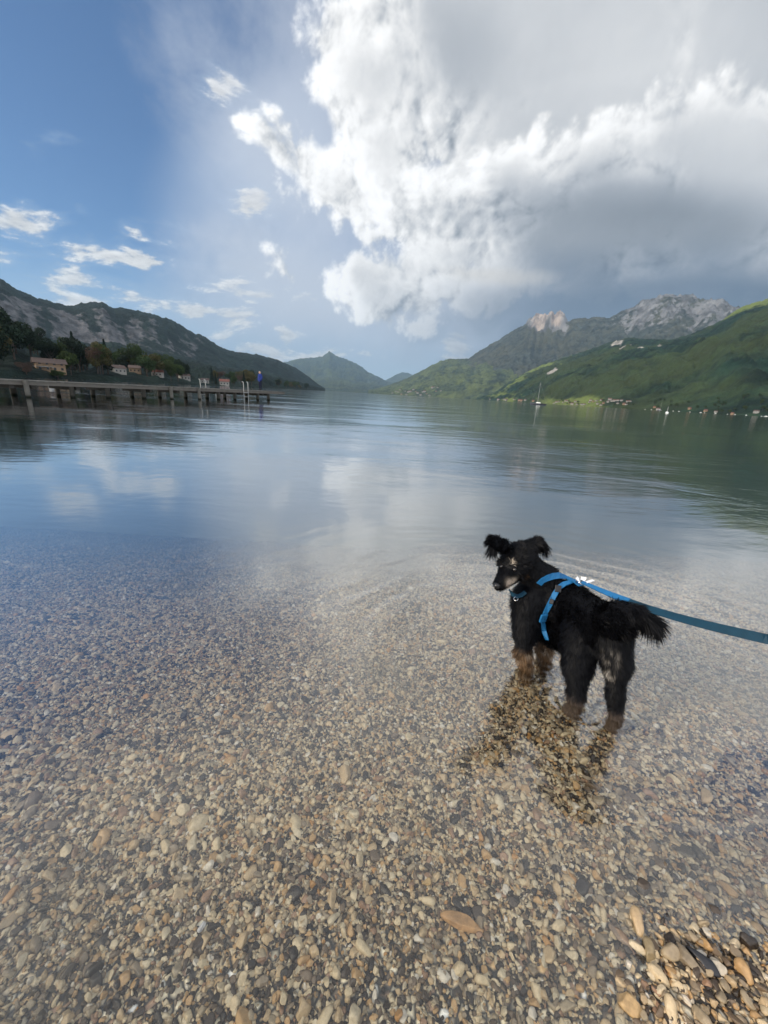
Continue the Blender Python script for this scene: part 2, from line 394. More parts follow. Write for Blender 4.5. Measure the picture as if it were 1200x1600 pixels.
for (n, a, b, lo, sg) in ((74000, .0, .9, .0038, .45), (205000, .5, 2.0, .0042, .40), (118000, 1.9, 3.6, .0062, .33)):
    x, y = scatter(n, a, b, {.0: .85, .5: .6}.get(a, .5))
    if a == 0: y = y*1.0+.02
    P_x.append(x); P_y.append(y); P_s.append(lo*np.exp(rng.normal(0, sg, n)))
P_x = np.concatenate(P_x); P_y = np.concatenate(P_y); P_s = np.clip(np.concatenate(P_s), .003, .022)
# larger rubble on the dry strip and around the waterline
ssd = shore_s(P_x, P_y); P_s = P_s*(1+.30*np.clip(1-ssd/.22, 0, 1)*sstep(P_x, .25, .5)*(rng.random(len(P_s)) < .5))
P_s = P_s*(1+.35*fbm(np.stack([P_x*2.2, P_y*2.2, P_x*0], -1), 3, .6, seed=40))
P_s[(rng.random(len(P_s)) < .006) & (ssd > .2)] *= 1.6
P_z = bed_z(P_x, P_y)+P_s*rng.uniform(-.2, .65, len(P_s))
pm = bpy.data.meshes.new('pebbles'); pm.vertices.add(len(P_x)); pm.vertices.foreach_set('co', np.stack([P_x, P_y, P_z], -1).astype(np.float32).ravel())
rot = np.stack([rng.normal(0, .5, len(P_x)), rng.normal(0, .5, len(P_x)), rng.uniform(0, 6.28, len(P_x))], -1)
a = pm.attributes.new('rotv', 'FLOAT_VECTOR', 'POINT'); a.data.foreach_set('vector', rot.astype(np.float32).ravel())
sv = P_s[:, None]*np.stack([rng.uniform(.85, 1.15, len(P_s)), rng.uniform(.82, 1.1, len(P_s)), rng.uniform(.75, 1.1, len(P_s))], -1)
a = pm.attributes.new('sclv', 'FLOAT_VECTOR', 'POINT'); a.data.foreach_set('vector', sv.astype(np.float32).ravel())
a = pm.attributes.new('pick', 'INT', 'POINT'); a.data.foreach_set('value', rng.integers(0, 14, len(P_s)).astype(np.int32))
po = link('pebbles', pm, None, smooth=False); lab(po, kind='stuff')
G = bpy.data.node_groups.new('pebble_scatter', 'GeometryNodeTree')
G.interface.new_socket('Geometry', in_out='INPUT', socket_type='NodeSocketGeometry'); G.interface.new_socket('Geometry', in_out='OUTPUT', socket_type='NodeSocketGeometry')
gi = G.nodes.new('NodeGroupInput'); go = G.nodes.new('NodeGroupOutput')
ci = G.nodes.new('GeometryNodeCollectionInfo'); ci.inputs[0].default_value = pcol; ci.inputs[1].default_value = True; ci.inputs[2].default_value = True
ip = G.nodes.new('GeometryNodeInstanceOnPoints')
def na(nm, ty):
    n = G.nodes.new('GeometryNodeInputNamedAttribute'); n.data_type = ty; n.inputs[0].default_value = nm; return n.outputs[0]
G.links.new(gi.outputs[0], ip.inputs['Points']); G.links.new(ci.outputs[0], ip.inputs['Instance']); ip.inputs['Pick Instance'].default_value = True
G.links.new(na('pick', 'INT'), ip.inputs['Instance Index']); G.links.new(na('sclv', 'FLOAT_VECTOR'), ip.inputs['Scale'])
e2r = G.nodes.new('FunctionNodeEulerToRotation'); G.links.new(na('rotv', 'FLOAT_VECTOR'), e2r.inputs[0]); G.links.new(e2r.outputs[0], ip.inputs['Rotation'])
G.links.new(ip.outputs[0], go.inputs[0])
po.modifiers.new('scatter', 'NODES').node_group = G

# ------------------------------------------------------------------ mountains
def forest_mat(name, lowcol, meadow_sun, rockcol, mead_amt=.5, canopy=1/28.0, rs=1/38.0):
    m, t = mat(name); g = nd(t, 'ShaderNodeNewGeometry', out=None); p = g.outputs['Position']
    rk = nd(t, 'ShaderNodeAttribute', out='Fac', attribute_name='rock'); md = nd(t, 'ShaderNodeAttribute', out='Fac', attribute_name='meadow_sun')
    n1 = noise(t, p, 1/420.0, 6, .6); n2 = noise(t, p, 1/70.0, 5, .65); n3 = noise(t, p, canopy, 3, .6)
    c = mix(t, ss(t, n2, .38, .62), tuple(x*.8 for x in lowcol), tuple(x*2.0 for x in lowcol))
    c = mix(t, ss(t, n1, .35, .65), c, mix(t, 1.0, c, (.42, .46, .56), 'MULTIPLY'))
    c = mix(t, ss(t, M(t, 'MULTIPLY_ADD', n2, .35, n1), .58, .78, 0, mead_amt), c, meadow_sun)
    c = mix(t, ss(t, M(t, 'MULTIPLY_ADD', n2, .5, md), .70, .95), c, tuple(x*1.25 for x in meadow_sun))  # lighter green for meadows and for sunlight painted on the slopes
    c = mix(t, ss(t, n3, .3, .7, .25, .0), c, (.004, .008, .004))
    nr = noise(t, VM(t, 'MULTIPLY', p, (1, 1, .35)), rs, 7, .7)
    rc = mix(t, ss(t, nr, .38, .62), tuple(x*.38 for x in rockcol), tuple(x*1.15 for x in rockcol))
    rc = mix(t, ss(t, rk, 1.05, 1.45), rc, mix(t, ss(t, nr, .36, .6), (.14, .12, .115), (.36, .305, .27)))
    c = mix(t, ss(t, M(t, 'MULTIPLY_ADD', M(t, 'SUBTRACT', n2, .5), 1.3, rk), .42, .58), c, rc)
    pbsdf(t, col=c, rough=.9, spec=.1, nrm=bump(t, M(t, 'ADD', M(t, 'MULTIPLY', n3, 16.0), M(t, 'MULTIPLY', nr, 12.0)), .8, 1.0)); return m
def azel(px, py): d = ray(px, py); return math.atan2(d[0], d[1]), d[2]/math.hypot(d[0], d[1])
def terrain(name, sil, R, r0, mtl, prof, naz=420, nt=150, az_ext=0, amp=40, gully=60, gk=10, seed=0, back=.5, shear=0.0, rockf=None, mead_sunf=None, ridge_n=.012, base=-3, crest=None):
    """mountain as polar height field: sil is its crest in the photograph; R, r0 crest and foot distance by azimuth"""
    pts = sorted(azel(*p) for p in sil); pa = np.array([p[0] for p in pts]); pe = np.array([p[1] for p in pts])
    az = np.linspace(pa[0], pa[-1], naz); tt = np.concatenate([np.linspace(0, 1, nt), 1+np.linspace(0, back, nt//4)[1:]])
    A, T = np.meshgrid(az, tt); H = np.interp(A, pa, pe)
    Ra = R(np.degrees(A)); ra = r0(np.degrees(A)); r = ra+(Ra-ra)*T
    Xw, Yw = r*np.sin(A), r*np.cos(A)
    hr = Ra*H+CAMH
    hr = hr*(1+ridge_n*fbm(np.stack([A*60, A*0, A*0+seed], -1), 6, .6, seed=seed))
    tc = np.clip(T, 0, 1)
    h = hr*prof(tc, np.degrees(A))
    h = np.where(T > 1, hr*(1-1.3*(T-1)**1.3), h)
    P3 = np.stack([Xw/1000, Yw/1000, np.full_like(Xw, seed*1.7)], -1)
    env = np.sin(np.clip(tc, 0, 1)*math.pi)**.6*np.clip(hr/250, .05, 1)*np.where(T > 1, 1, 1)
    env2 = np.where(T > .999, .15, env)
    gl = fbm(np.stack([A*gk+T*shear, T*1.6, A*0+seed], -1), 5, .55, seed=seed+3)
    h = h+env*gully*gl+env2*amp*fbm(P3*3.0, 6, .55, seed=seed+5)+np.clip(tc*8, 0, 1)*np.where(T == 1, .2, 1)*(8.0*fbm(P3*34, 3, .6, seed=seed+8)+.5*amp*fbm(P3*11, 4, .6, seed=seed+9, ridge=True))
    if crest is not None: h = h+crest(A, T, hr, Xw, Yw)
    h = np.where(T <= 0, base, np.maximum(h, .3+np.where(T < .02, -.5, 0)))
    V_ = np.stack([Xw, Yw, h], -1)
    me = npmesh(name, V_.reshape(-1, 3), grid_faces(len(az), len(tt)))
    HF[name] = (np.degrees(az), r, h)
    # slope for rock
    gy, gx = np.gradient(h); dr = np.gradient(r, axis=0); slope = np.abs(gy)/np.maximum(dr, 1)
    # where a point shows in the photograph sets where rock, meadows and painted sunlit slopes lie
    rockv = rockf(A, T, h, slope) if rockf else np.clip(slope-.9, 0, 1)
    fattr(me, 'rock', np.clip(rockv, 0, 1.6).ravel())
    fattr(me, 'meadow_sun', np.clip(mead_sunf(A, T, h, slope), 0, 1).ravel() if mead_sunf else np.zeros(h.size))
    o = link(name, me, mtl); lab(o, kind='structure'); return o
deg = np.degrees
HF = {}
def ground_at(name, a, r):
    az_, rr_, h_ = HF[name]; i = int(np.clip(np.searchsorted(az_, a), 0, len(az_)-1)); return float(np.interp(r, rr_[:, i], h_[:, i]))
def itp(*kv):
    k, v = zip(*kv); return lambda a: np.interp(a, k, v)
def azd(px, py=530): return math.degrees(azel(px, py)[0])
def bumpf(A, px, w): return np.exp(-((deg(A)-azd(px))/w)**2)
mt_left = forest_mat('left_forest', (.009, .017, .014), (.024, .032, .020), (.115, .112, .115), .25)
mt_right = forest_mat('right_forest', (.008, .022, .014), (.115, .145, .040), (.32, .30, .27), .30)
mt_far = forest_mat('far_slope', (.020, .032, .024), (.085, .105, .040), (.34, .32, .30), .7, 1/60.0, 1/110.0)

# left mountain with its cliff band; low wooded shore in front
def pl(t_, a):
    low = .030*np.clip(t_/.12, 0, 1)
    y = np.clip((t_-.12)/.88, 0, 1)
    cl = .50*y**1.25*1.05+.40*sstep(y, .60, .80)+.10*sstep(y, .80, 1.0)
    return np.where(t_ < .12, low, .030+.970*cl/ (.50*1.05+.40+.10))
def rock_left(A, T, h, s_):
    d = deg(A); band = sstep(T, .60, .68)*sstep(T, .86, .78); L = sstep(d, azd(-60), azd(20))*sstep(d, azd(400), azd(300))
    n = fbm(np.stack([A*22, T*4, A*0], -1), 4, .6, seed=4)
    return band*L*(.42+.75*n)+.5*bumpf(A, 95, 5)*sstep(T, .55, .7)*sstep(T, .95, .85)*(.6+n)
terrain('left_mountain', [(-900, 560), (-500, 470), (-260, 430), (-80, 425), (0, 440), (30, 458), (58, 470), (110, 482), (138, 477), (160, 475), (178, 485), (190, 484), (230, 493), (268, 503), (300, 521), (318, 528), (345, 546), (372, 553), (400, 556), (432, 564), (458, 575), (480, 589), (498, 603), (508, 609)],
        itp((-75, 1900), (-45, 2300), (-20, 3000), (-8, 3900)), itp((-80, 150), (-45, 150), (-30, 230), (-18, 480), (-12, 1100), (-8.6, 2400)),
        mt_left, pl, naz=620, nt=190, amp=34, gully=30, gk=14, seed=2, rockf=rock_left, ridge_n=.02)
# distant blue peaks at the head of the lake
def ps(p): return lambda t_, a: t_**p
def rock_hi(th, w): return lambda A, T, h, s_: sstep(h, th, th+w)*.75+np.clip(s_-1.1, 0, .4)
terrain('far_mountain', [(380, 600), (420, 585), (445, 567), (470, 561), (490, 560), (503, 558), (509, 554), (515, 550), (522, 555), (529, 559), (538, 561), (545, 564), (560, 571), (575, 582), (590, 590), (604, 597), (640, 606), (700, 612)],
        itp((-40, 12500), (40, 12500)), itp((-40, 8000), (40, 8000)), mt_far, ps(1.2), naz=300, nt=90, amp=110, gully=150, gk=45, seed=11, rockf=rock_hi(900, 700))
terrain('far_foothill', [(440, 606), (470, 600), (490, 592), (512, 589), (532, 591), (556, 596), (580, 600), (600, 604), (625, 608), (650, 614)],
        itp((-40, 9000), (40, 9000)), itp((-40, 6000), (40, 6000)), mt_far, ps(1.0), naz=220, nt=60, amp=40, gully=50, gk=50, seed=12)
terrain('distant_mountain', [(560, 606), (590, 600), (606, 593), (618, 586), (628, 582), (638, 583), (648, 588), (665, 594), (700, 600)],
        itp((-40, 16000), (40, 16000)), itp((-40, 13000), (40, 13000)), mt_far, ps(1.0), naz=120, nt=40, amp=90, gully=80, gk=60, seed=13)
# green hill right of centre
terrain('green_hill', [(575, 612), (600, 606), (622, 598), (645, 588), (668, 576), (688, 565), (700, 562), (735, 562), (770, 556), (800, 556), (840, 566), (900, 590)],
        itp((-10, 6400), (30, 6400)), itp((-5, 4700), (5, 4000), (14, 3300), (30, 3000)), mt_far, ps(.9), naz=330, nt=110, amp=50, gully=80, gk=26, seed=14,
        mead_sunf=lambda A, T, h, s_: .55+.35*fbm(np.stack([A*30, T*5, A*0], -1), 4, .6, seed=9), shear=1.5)
# great massif with the bare rock tooth
def rock_massif(A, T, h, s_):
    d = deg(A); n = fbm(np.stack([A*30, T*7, A*0], -1), 5, .6, seed=21)
    tooth = np.exp(-((d-azd(852)+.5*n)/2.1)**4)*sstep(T+.03*n, .90, .94)
    return tooth*(1.25+.9*n)+.75*np.exp(-((d-azd(852))/3.0)**4)*sstep(T, .80, .91)*(.55+.9*n)+sstep(d, azd(930), azd(1010))*sstep(T, .60, .85)*(.40+1.0*n)+.40*sstep(T, .5, .8)*(.7+.8*n)*sstep(d, azd(870), azd(960))
def crest_massif(A, T, hr, x, y):
    d = deg(A); tooth = np.exp(-(np.abs(d-azd(854))/2.3)**np.where(d < azd(854), 3.2, 6))
    n = fbm(np.stack([A*130, A*0, A*0+1], -1), 4, .6, seed=77)
    j = sstep(d, azd(950), azd(1010))
    n2 = fbm(np.stack([x/160, y/160, x*0], -1), 5, .6, seed=78, ridge=True)
    step = hr*(-.125)*tooth*sstep(T, .962+.022*n, .925+.022*n)*sstep(T, .3, .6)
    return step+hr*.085*tooth*n*sstep(T, .94, .96)*sstep(T, 1.06, 1.01)+j*50*n2*sstep(T, .6, .95)
mt_massif = forest_mat('massif_slope', (.032, .038, .034), (.090, .090, .060), (.17, .17, .175), .65, 1/60.0, 1/120.0)
terrain('rocky_massif', [(640, 600), (690, 578), (730, 564), (748, 551), (770, 538), (798, 521), (816, 511), (822, 506), (827, 498), (832, 499), (838, 490), (843, 494), (850, 490), (855, 495), (862, 487), (867, 493), (876, 486), (881, 492), (887, 503), (905, 500), (935, 498), (952, 499), (968, 490), (985, 485), (1000, 476), (1020, 470), (1040, 466), (1062, 468), (1080, 470), (1092, 478), (1108, 474), (1125, 476), (1140, 484), (1160, 492), (1200, 492), (1300, 500), (1500, 520)],
        itp((0, 6500), (25, 5600), (45, 5200), (70, 5000)), itp((0, 4300), (20, 3600), (50, 3000)), mt_massif, ps(1.15), naz=620, nt=230, amp=70, gully=110, gk=22, seed=15, shear=2.0, ridge_n=.006, rockf=rock_massif, crest=crest_massif)
# near right mountain
def rock_right(A, T, h, s_):
    d = deg(A); n = fbm(np.stack([A*60, T*14, A*0], -1), 4, .6, seed=31); r_ = 0
    for px, t0, w, wt, k in ((966, .70, .8, .055, 1.3), (984, .60, .5, .04, 1.2), (872, .37, .8, .05, 1.4), (1003, .50, .5, .03, 1.1), (893, .55, .5, .03, 1.0), (1030, .60, .4, .03, 1.0), (975, .52, .5, .025, 1.0)):
        r_ = r_+k*np.exp(-((d-azd(px))/w)**2-((T-t0)/wt)**2)
    return r_*(.75+.7*n)
def mead_sun_right(A, T, h, s_):
    d = deg(A); n = fbm(np.stack([A*22+T*2.5, T*6, A*0], -1), 4, .6, seed=32)
    return .80*sstep(d, azd(965), azd(815))*(.55+1.2*n)+sstep(d, azd(1090), azd(1170))*sstep(T, .62, .9)*(.9+.6*n)+.45*sstep(T, .5, .8)*(.4+1.2*n)+.9*np.exp(-((d-azd(925))/4)**2)*sstep(T, .12, .02)  # meadows and lawn, plus sunlit left and upper slopes painted lighter
terrain('green_mountain', [(745, 624), (770, 616), (800, 596), (826, 582), (850, 572), (880, 562), (910, 552), (935, 544), (960, 535), (985, 531), (1010, 534), (1040, 535), (1070, 529), (1095, 519), (1115, 511), (1135, 499), (1160, 484), (1185, 476), (1200, 472), (1260, 450), (1400, 425), (1700, 440), (2200, 560)],
        itp((12, 4200), (20, 3700), (30, 3300), (44, 2600), (75, 1900)), itp((12, 3000), (17, 2100), (22, 1500), (30, 1150), (38, 960), (47, 820), (80, 500)), mt_right,
        lambda t_, a: .82*t_**1.05+.18*sstep(t_, .0, .35), naz=760, nt=230, amp=40, gully=75, gk=11, seed=16, shear=3.6, ridge_n=.012, rockf=rock_right, mead_sunf=mead_sun_right)

# ------------------------------------------------------------------ smooth bodies from distance fields
def sd_seg(P, a, b, ra, rb):
    a = np.asarray(a); b = np.asarray(b); ab = b-a
    h = np.clip(((P-a)@ab)/max(ab@ab, 1e-9), 0, 1)
    return np.linalg.norm(P-a-h[..., None]*ab, axis=-1)-(ra+(rb-ra)*h)
def sdf(P, prims, k):
    r = None
    for pr in prims:
        d = sd_seg(P, *pr[:4])
        if r is None: r = d
        else:
            h = np.clip(.5+.5*(r-d)/k, 0, 1); r = r*(1-h)+d*h-k*h*(1-h)
    return r
def sdf_mesh(name, prims, res, k):
    """surface nets over the smooth union of tapered limbs: one continuous skin"""
    pts = np.array([p[0] for p in prims]+[p[1] for p in prims]); rm = max(max(p[2], p[3]) for p in prims)
    lo = pts.min(0)-rm-3*res; hi = pts.max(0)+rm+3*res; n = np.ceil((hi-lo)/res).astype(int)+1
    ax = [lo[i]+res*np.arange(n[i]) for i in range(3)]
    Dv = np.empty(n, dtype=np.float32)
    for i in range(n[0]):
        G_ = np.stack(np.meshgrid([ax[0][i]], ax[1], ax[2], indexing='ij'), -1)[0]; Dv[i] = sdf(G_, prims, k)
    ins = Dv < 0
    c = [ins[i:n[0]-1+i, j:n[1]-1+j, l:n[2]-1+l] for i in (0, 1) for j in (0, 1) for l in (0, 1)]
    cnt = sum(x.astype(np.int8) for x in c); act = (cnt > 0) & (cnt < 8)
    idx = -np.ones(act.shape, dtype=np.int64); idx[act] = np.arange(act.sum())
    cell = np.argwhere(act); acc = np.zeros((len(cell), 3)); m_ = np.zeros(len(cell))
    offs = [(i, j, l) for i in (0, 1) for j in (0, 1) for l in (0, 1)]
    for a in range(8):
        for b in range(a+1, 8):
            oa, ob = np.array(offs[a]), np.array(offs[b])
            if np.abs(oa-ob).sum() != 1: continue
            da = Dv[tuple((cell+oa).T)]; db = Dv[tuple((cell+ob).T)]; x = (da < 0) != (db < 0)
            tt_ = np.where(x, da/np.where(x, da-db, 1), 0); p = oa+(ob-oa)*tt_[:, None]
            acc[x] += p[x]; m_[x] += 1
    V_ = lo+(cell+acc/m_[:, None])*res
    Fs = []
    for d in range(3):
        e1, e2 = (d+1) % 3, (d+2) % 3
        sl0 = [slice(0, None)]*3; sl0[d] = slice(0, -1); sl1 = [slice(0, None)]*3; sl1[d] = slice(1, None)
        ch = ins[tuple(sl0)] != ins[tuple(sl1)]; E_ = np.argwhere(ch)
        E_ = E_[(E_[:, e1] > 0) & (E_[:, e2] > 0)]; sgn = ins[tuple(E_.T)]
        def at(o1, o2):
            q = E_.copy(); q[:, e1] -= o1; q[:, e2] -= o2; return idx[tuple(q.T)]
        q = np.stack([at(1, 1), at(0, 1), at(0, 0), at(1, 0)], -1); q[~sgn] = q[~sgn][:, ::-1]; Fs.append(q)
    return V_, np.concatenate(Fs)

# ------------------------------------------------------------------ pier
m_wood = simple('weathered_wood', (.12, .112, .10), .85, .35, 3.0, .2, .01)
m_dwood = simple('dark_wet_timber', (.05, .047, .042), .8, .4, 3.0, .2)
m_post = simple('wet_post', (.085, .08, .07), .8, .4, 4.0, .2)
m_whitep = simple('white_metal', (.27, .28, .28), .4, .05, 5.0, .5)
pier = empty('pier', (-20.9, 3.2, 0)); lab(pier, 'long low grey wooden pier on dark posts reaching out from the left shore', 'pier')
PA = Vector((-20.9, 3.2, 0)); PB = Vector((-8.62, 32.78, 0)); pd = (PB-PA).normalized(); pn = Vector((-pd.y, pd.x, 0)); PL = (PB-PA).length
ang = math.atan2(pd.y, pd.x); DZ = .69
m, t = mat('deck_boards'); tc = nd(t, 'ShaderNodeTexCoord', out='Object')
bx = M(t, 'FRACT', M(t, 'MULTIPLY', nd(t, 'ShaderNodeSeparateXYZ', {0: tc}), 6.5)); brd = M(t, 'FLOOR', M(t, 'MULTIPLY', nd(t, 'ShaderNodeSeparateXYZ', {0: tc}), 6.5))
cn = nd(t, 'ShaderNodeTexWhiteNoise', {'W': brd}, noise_dimensions='1D')
c = mix(t, cn, (.075, .07, .065), (.15, .143, .13)); c = mix(t, ss(t, bx, .0, .06), (.02, .02, .02), c)
pbsdf(t, col=mix(t, M(t, 'MULTIPLY', noise(t, tc, 2, 5, .6), .5), c, (.11, .11, .10)), rough=.85, spec=.2); m_deck = m
def pp(u, w, z=0): return PA*0+(pd*u+pn*w)+Vector((0, 0, z))     # along, across (towards the lake behind), relative to the pier's base
def pbox(name, u0, u1, w0, w1, z0, z1, mt, par=pier):
    c = pp((u0+u1)/2, (w0+w1)/2); o = MB().box((0, 0, 0), (u1-u0, w1-w0, z1-z0)).build(name, mt, par)
    o.location = (c.x, c.y, (z0+z1)/2); o.rotation_euler = (0, 0, ang); return o
pbox('deck', -6, PL, 0, 1.9, DZ-.05, DZ, m_deck)
pbox('beam', -6, PL-.05, .02, .12, DZ-.19, DZ-.055, m_wood)
pbox('beam', -6, PL-.05, 1.75, 1.85, DZ-.19, DZ-.055, m_dwood)
def post_mat(name, col):
    m, t = mat(name); g = nd(t, 'ShaderNodeNewGeometry', out='Position'); z_ = nd(t, 'ShaderNodeSeparateXYZ', {0: g}, out=2); n = noise(t, g, 5, 5, .6)
    c = mix(t, n, tuple(x*.6 for x in col), tuple(x*1.3 for x in col)); pbsdf(t, col=mix(t, ss(t, z_, .16, .02), c, (.010, .014, .008)), rough=.7, spec=.2); return m
m_post = post_mat('wet_post', (.085, .08, .07))
post = MB().tube([(0, 0, -2.4), (0, 0, DZ-.20)], .095, 10).build('post', m_post, pier, True)
post_l = MB().tube([(0, 0, -2.4), (0, 0, DZ+.02)], .09, 10).build('post', post_mat('pale_post', (.20, .19, .17)), pier, True)
rr = random.Random(3)
def u_at(px, w, z=0):      # how far along the pier a photographed post stands
    a_ = ray(px, 620); lo_, hi_ = 8.0, PL+3
    for _ in range(40):
        u = (lo_+hi_)/2; q = PA+pp(u, w, z); x = q.x/q.y
        if x < ray(px, 616+(px-600)*.057)[0]/ray(px, 616+(px-600)*.057)[1]: lo_ = u
        else: hi_ = u
    return u
first = True
for w, lst in ((.14, (-150, -60, 108, 165, 222, 340, 366, 402, 419)), (1.76, (-90, -20, 15, 86, 141, 203, 247, 288, 322, 350, 384))):
    for px in lst:
        u = u_at(px, w); p = post if first else post.copy()
        if not first: COL.objects.link(p); p.parent = pier
        first = False
        q = pp(u, w); p.location = (q.x, q.y, 0); p.rotation_euler = (rr.uniform(-.02, .02), rr.uniform(-.02, .02), 0); s_ = rr.uniform(.9, 1.3); p.scale = (s_, s_, 1)
        pbox('crossbeam', u-.08, u+.08, .13, 1.74, DZ-.34, DZ-.195, m_dwood)
for k, px in enumerate((37, 266, 310)):
    u = u_at(px, -.10); p = post_l if k == 0 else post_l.copy()
    if k: COL.objects.link(p); p.parent = pier
    q = pp(u, -.1); p.location = (q.x, q.y, 0)
def ladder(u, w, low):
    b = MB()
    for s_ in (-.22, .22):
        b.tube([pp(u+s_, w, low), pp(u+s_, w, DZ+.50), pp(u+s_, w+.05, DZ+.55), pp(u+s_, w+.12, DZ+.56)], .024, 8)
    for z in np.arange(low+.1, DZ-.1, .28): b.tube([pp(u-.22, w, z), pp(u+.22, w, z)], .022, 6)
    o = b.build('ladder', m_whitep, pier, True); o['label'] = 'white metal bathing ladder with curved hand rails'
ladder(u_at(384, -.12), -.12, -.7); ladder(u_at(317, 2.02), 2.02, -.7)
# person standing at the end of the pier
def person_prims():
    q = [((.0, 0, .98), (0, 0, 1.12), .135, .14), ((0, 0, 1.12), (0, .0, 1.40), .14, .165), ((-.13, 0, 1.43), (.13, 0, 1.43), .07, .07), ((0, 0, 1.45), (0, .01, 1.56), .055, .052),
         ((0, .015, 1.63), (0, .02, 1.68), .09, .098), ((0, .10, 1.645), (0, .118, 1.635), .012, .014)]
    for s_ in (-1, 1):
        q += [((s_*.19, 0, 1.41), (s_*.25, -.02, 1.14), .065, .05), ((s_*.25, -.02, 1.14), (s_*.19, .12, .95), .05, .038), ((s_*.19, .12, .95), (s_*.15, .17, .90), .035, .03)]
        q += [((s_*.085, 0, .95), (s_*.10, .02, .50), .10, .07), ((s_*.10, .02, .50), (s_*.11, -.01, .08), .068, .045), ((s_*.11, -.02, .05), (s_*.125, .15, .035), .045, .038)]
    return q
Vp, Fp = sdf_mesh('person', person_prims(), .022, .04)
pme = npmesh('person', Vp, Fp); z = Vp[:, 2]
pc = np.zeros((len(Vp), 4)); pc[:] = (.012, .014, .03, 1); pc[z > .90] = (.012, .030, .16, 1); pc[z > 1.52] = (.42, .27, .20, 1)
pc[z < .09] = (.03, .03, .03, 1); cattr(pme, 'tone', pc)
m_per, t = mat('clothed_person'); pbsdf(t, col=nd(t, 'ShaderNodeAttribute', attribute_name='tone'), rough=.85, spec=.15)
per = link('person', pme, m_per); lab(per, 'person in a dark blue jacket and dark trousers standing at the end of the pier', 'person')
q = atz(404, 609, DZ); per.location = (q[0]-.0, q[1]+.6, DZ-.002); per.rotation_euler = (0, 0, 2.6)
hv, hf_ = sdf_mesh('hair', [((0, -.03, 1.67), (0, .0, 1.71), .095, .085), ((-.0, -.05, 1.62), (0, -.055, 1.66), .07, .08)], .02, .03)
h = link('hair', npmesh('hair', hv, hf_), simple('grey_hair', (.16, .15, .17), .9), per)
jv, jf = sdf_mesh('jacket', [(a, b, ra+.018, rb+.018) for a, b, ra, rb in person_prims() if a[2] > .93 and a[2] < 1.5 and not (a[2] < .96 and abs(a[0]) > .12)][:3]+[((s_*.2, 0, 1.42), (s_*.255, -.02, 1.14), .085, .068) for s_ in (-1, 1)]+[((s_*.255, -.02, 1.14), (s_*.195, .11, .96), .066, .052) for s_ in (-1, 1)]+[((0, 0, .90), (0, 0, 1.1), .165, .165)], .022, .05)
link('jacket', npmesh('jacket', jv, jf), simple('blue_jacket', (.010, .026, .15), .8, .2, 12), per)

# ------------------------------------------------------------------ trees
def leaf_mat(name, col):
    m, t = mat(name); oi = nd(t, 'ShaderNodeObjectInfo', out='Random'); tc = nd(t, 'ShaderNodeTexCoord', out='Object')
    n = noise(t, tc, 1.1, 3, .6); c = mix(t, ss(t, n, .3, .7), tuple(x*.6 for x in col), tuple(x*1.5 for x in col))
    c = mix(t, M(t, 'MULTIPLY', oi, .4), c, (col[0]*1.6, col[1]*1.1, col[2]*.8)); pbsdf(t, col=c, rough=.8, spec=.15); return m
m_bark = simple('bark', (.07, .055, .045), .9, .3, 2.0)
def crown_mesh(kind, seed):
    r = np.random.default_rng(seed); P_ = []
    if kind == 'conifer':
        n = 1500; z = r.uniform(.12, 1, n)**.9; ra = (1.02-z)*.24*(.75+.25*np.sin(z*60)+r.uniform(-.1, .15, n)); a = r.uniform(0, 6.283, n); q = np.sqrt(r.uniform(.15, 1, n))
        P_ = np.stack([ra*q*np.cos(a), ra*q*np.sin(a), z-.04*q], -1); sz = r.uniform(.012, .03, n)
    else:
        lumps = [(r.uniform(-.24, .24), r.uniform(-.24, .24), r.uniform(.36, .86), r.uniform(.11, .20)) for _ in range(11)]+[(0, 0, .62, .24)]
        for (x, y, z, s_) in lumps:
            n = int(2600*s_); d = r.normal(size=(n, 3)); d /= np.linalg.norm(d, axis=1)[:, None]; d *= (s_*r.uniform(.55, 1.08, n)**.6)[:, None]
            P_.append(np.array([x, y, z])+d*np.array([1, 1, .8]))
        P_ = np.concatenate(P_); n = len(P_); sz = r.uniform(.012, .028, n)*(1 if kind != 'bare' else .55)
    u = r.normal(size=(n, 3)); u /= np.linalg.norm(u, axis=1)[:, None]; v = np.cross(u, r.normal(size=(n, 3))); v /= np.linalg.norm(v, axis=1)[:, None]
    u = u*sz[:, None]; v = v*sz[:, None]*.7; Q = np.stack([P_-u, P_-v, P_+u, P_+v], 1).reshape(-1, 3)
    return npmesh('crown', Q, np.arange(len(Q)).reshape(-1, 4))
def trunk_mesh(kind, seed):
    r = random.Random(seed); b = MB(); top = .93 if kind == 'conifer' else .6
    b.tube([(0, 0, -.05), (0.01, 0, .2), (-.01, .01, .45), (0, 0, top)], [.028, .022, .015, .004], 7)
    if kind != 'conifer':
        for i in range(6):
            a = i*1.1+r.uniform(-.3, .3); z = r.uniform(.2, .42); e = r.uniform(.16, .27)
            b.tube([(0, 0, z), (e*.5*math.cos(a), e*.5*math.sin(a), z+.12), (e*math.cos(a), e*math.sin(a), z+r.uniform(.22, .4))], [.013, .009, .003], 5)
    return pmesh('trunk', b.v, b.f)
TK = {}
for i, (k, sh, col) in enumerate((('green', 'leafy', (.032, .055, .020)), ('olive', 'leafy', (.060, .062, .026)), ('brown', 'bare', (.062, .045, .038)), ('dark', 'leafy', (.014, .026, .016)), ('spruce', 'conifer', (.010, .022, .016)))):
    TK[k] = [(crown_mesh(sh, 10*i+j), trunk_mesh(sh, 10*i+j)) for j in range(3)]
    lm = leaf_mat(k+'_foliage', col)
    for c_, tr_ in TK[k]: c_.materials.append(lm); tr_.materials.append(m_bark)
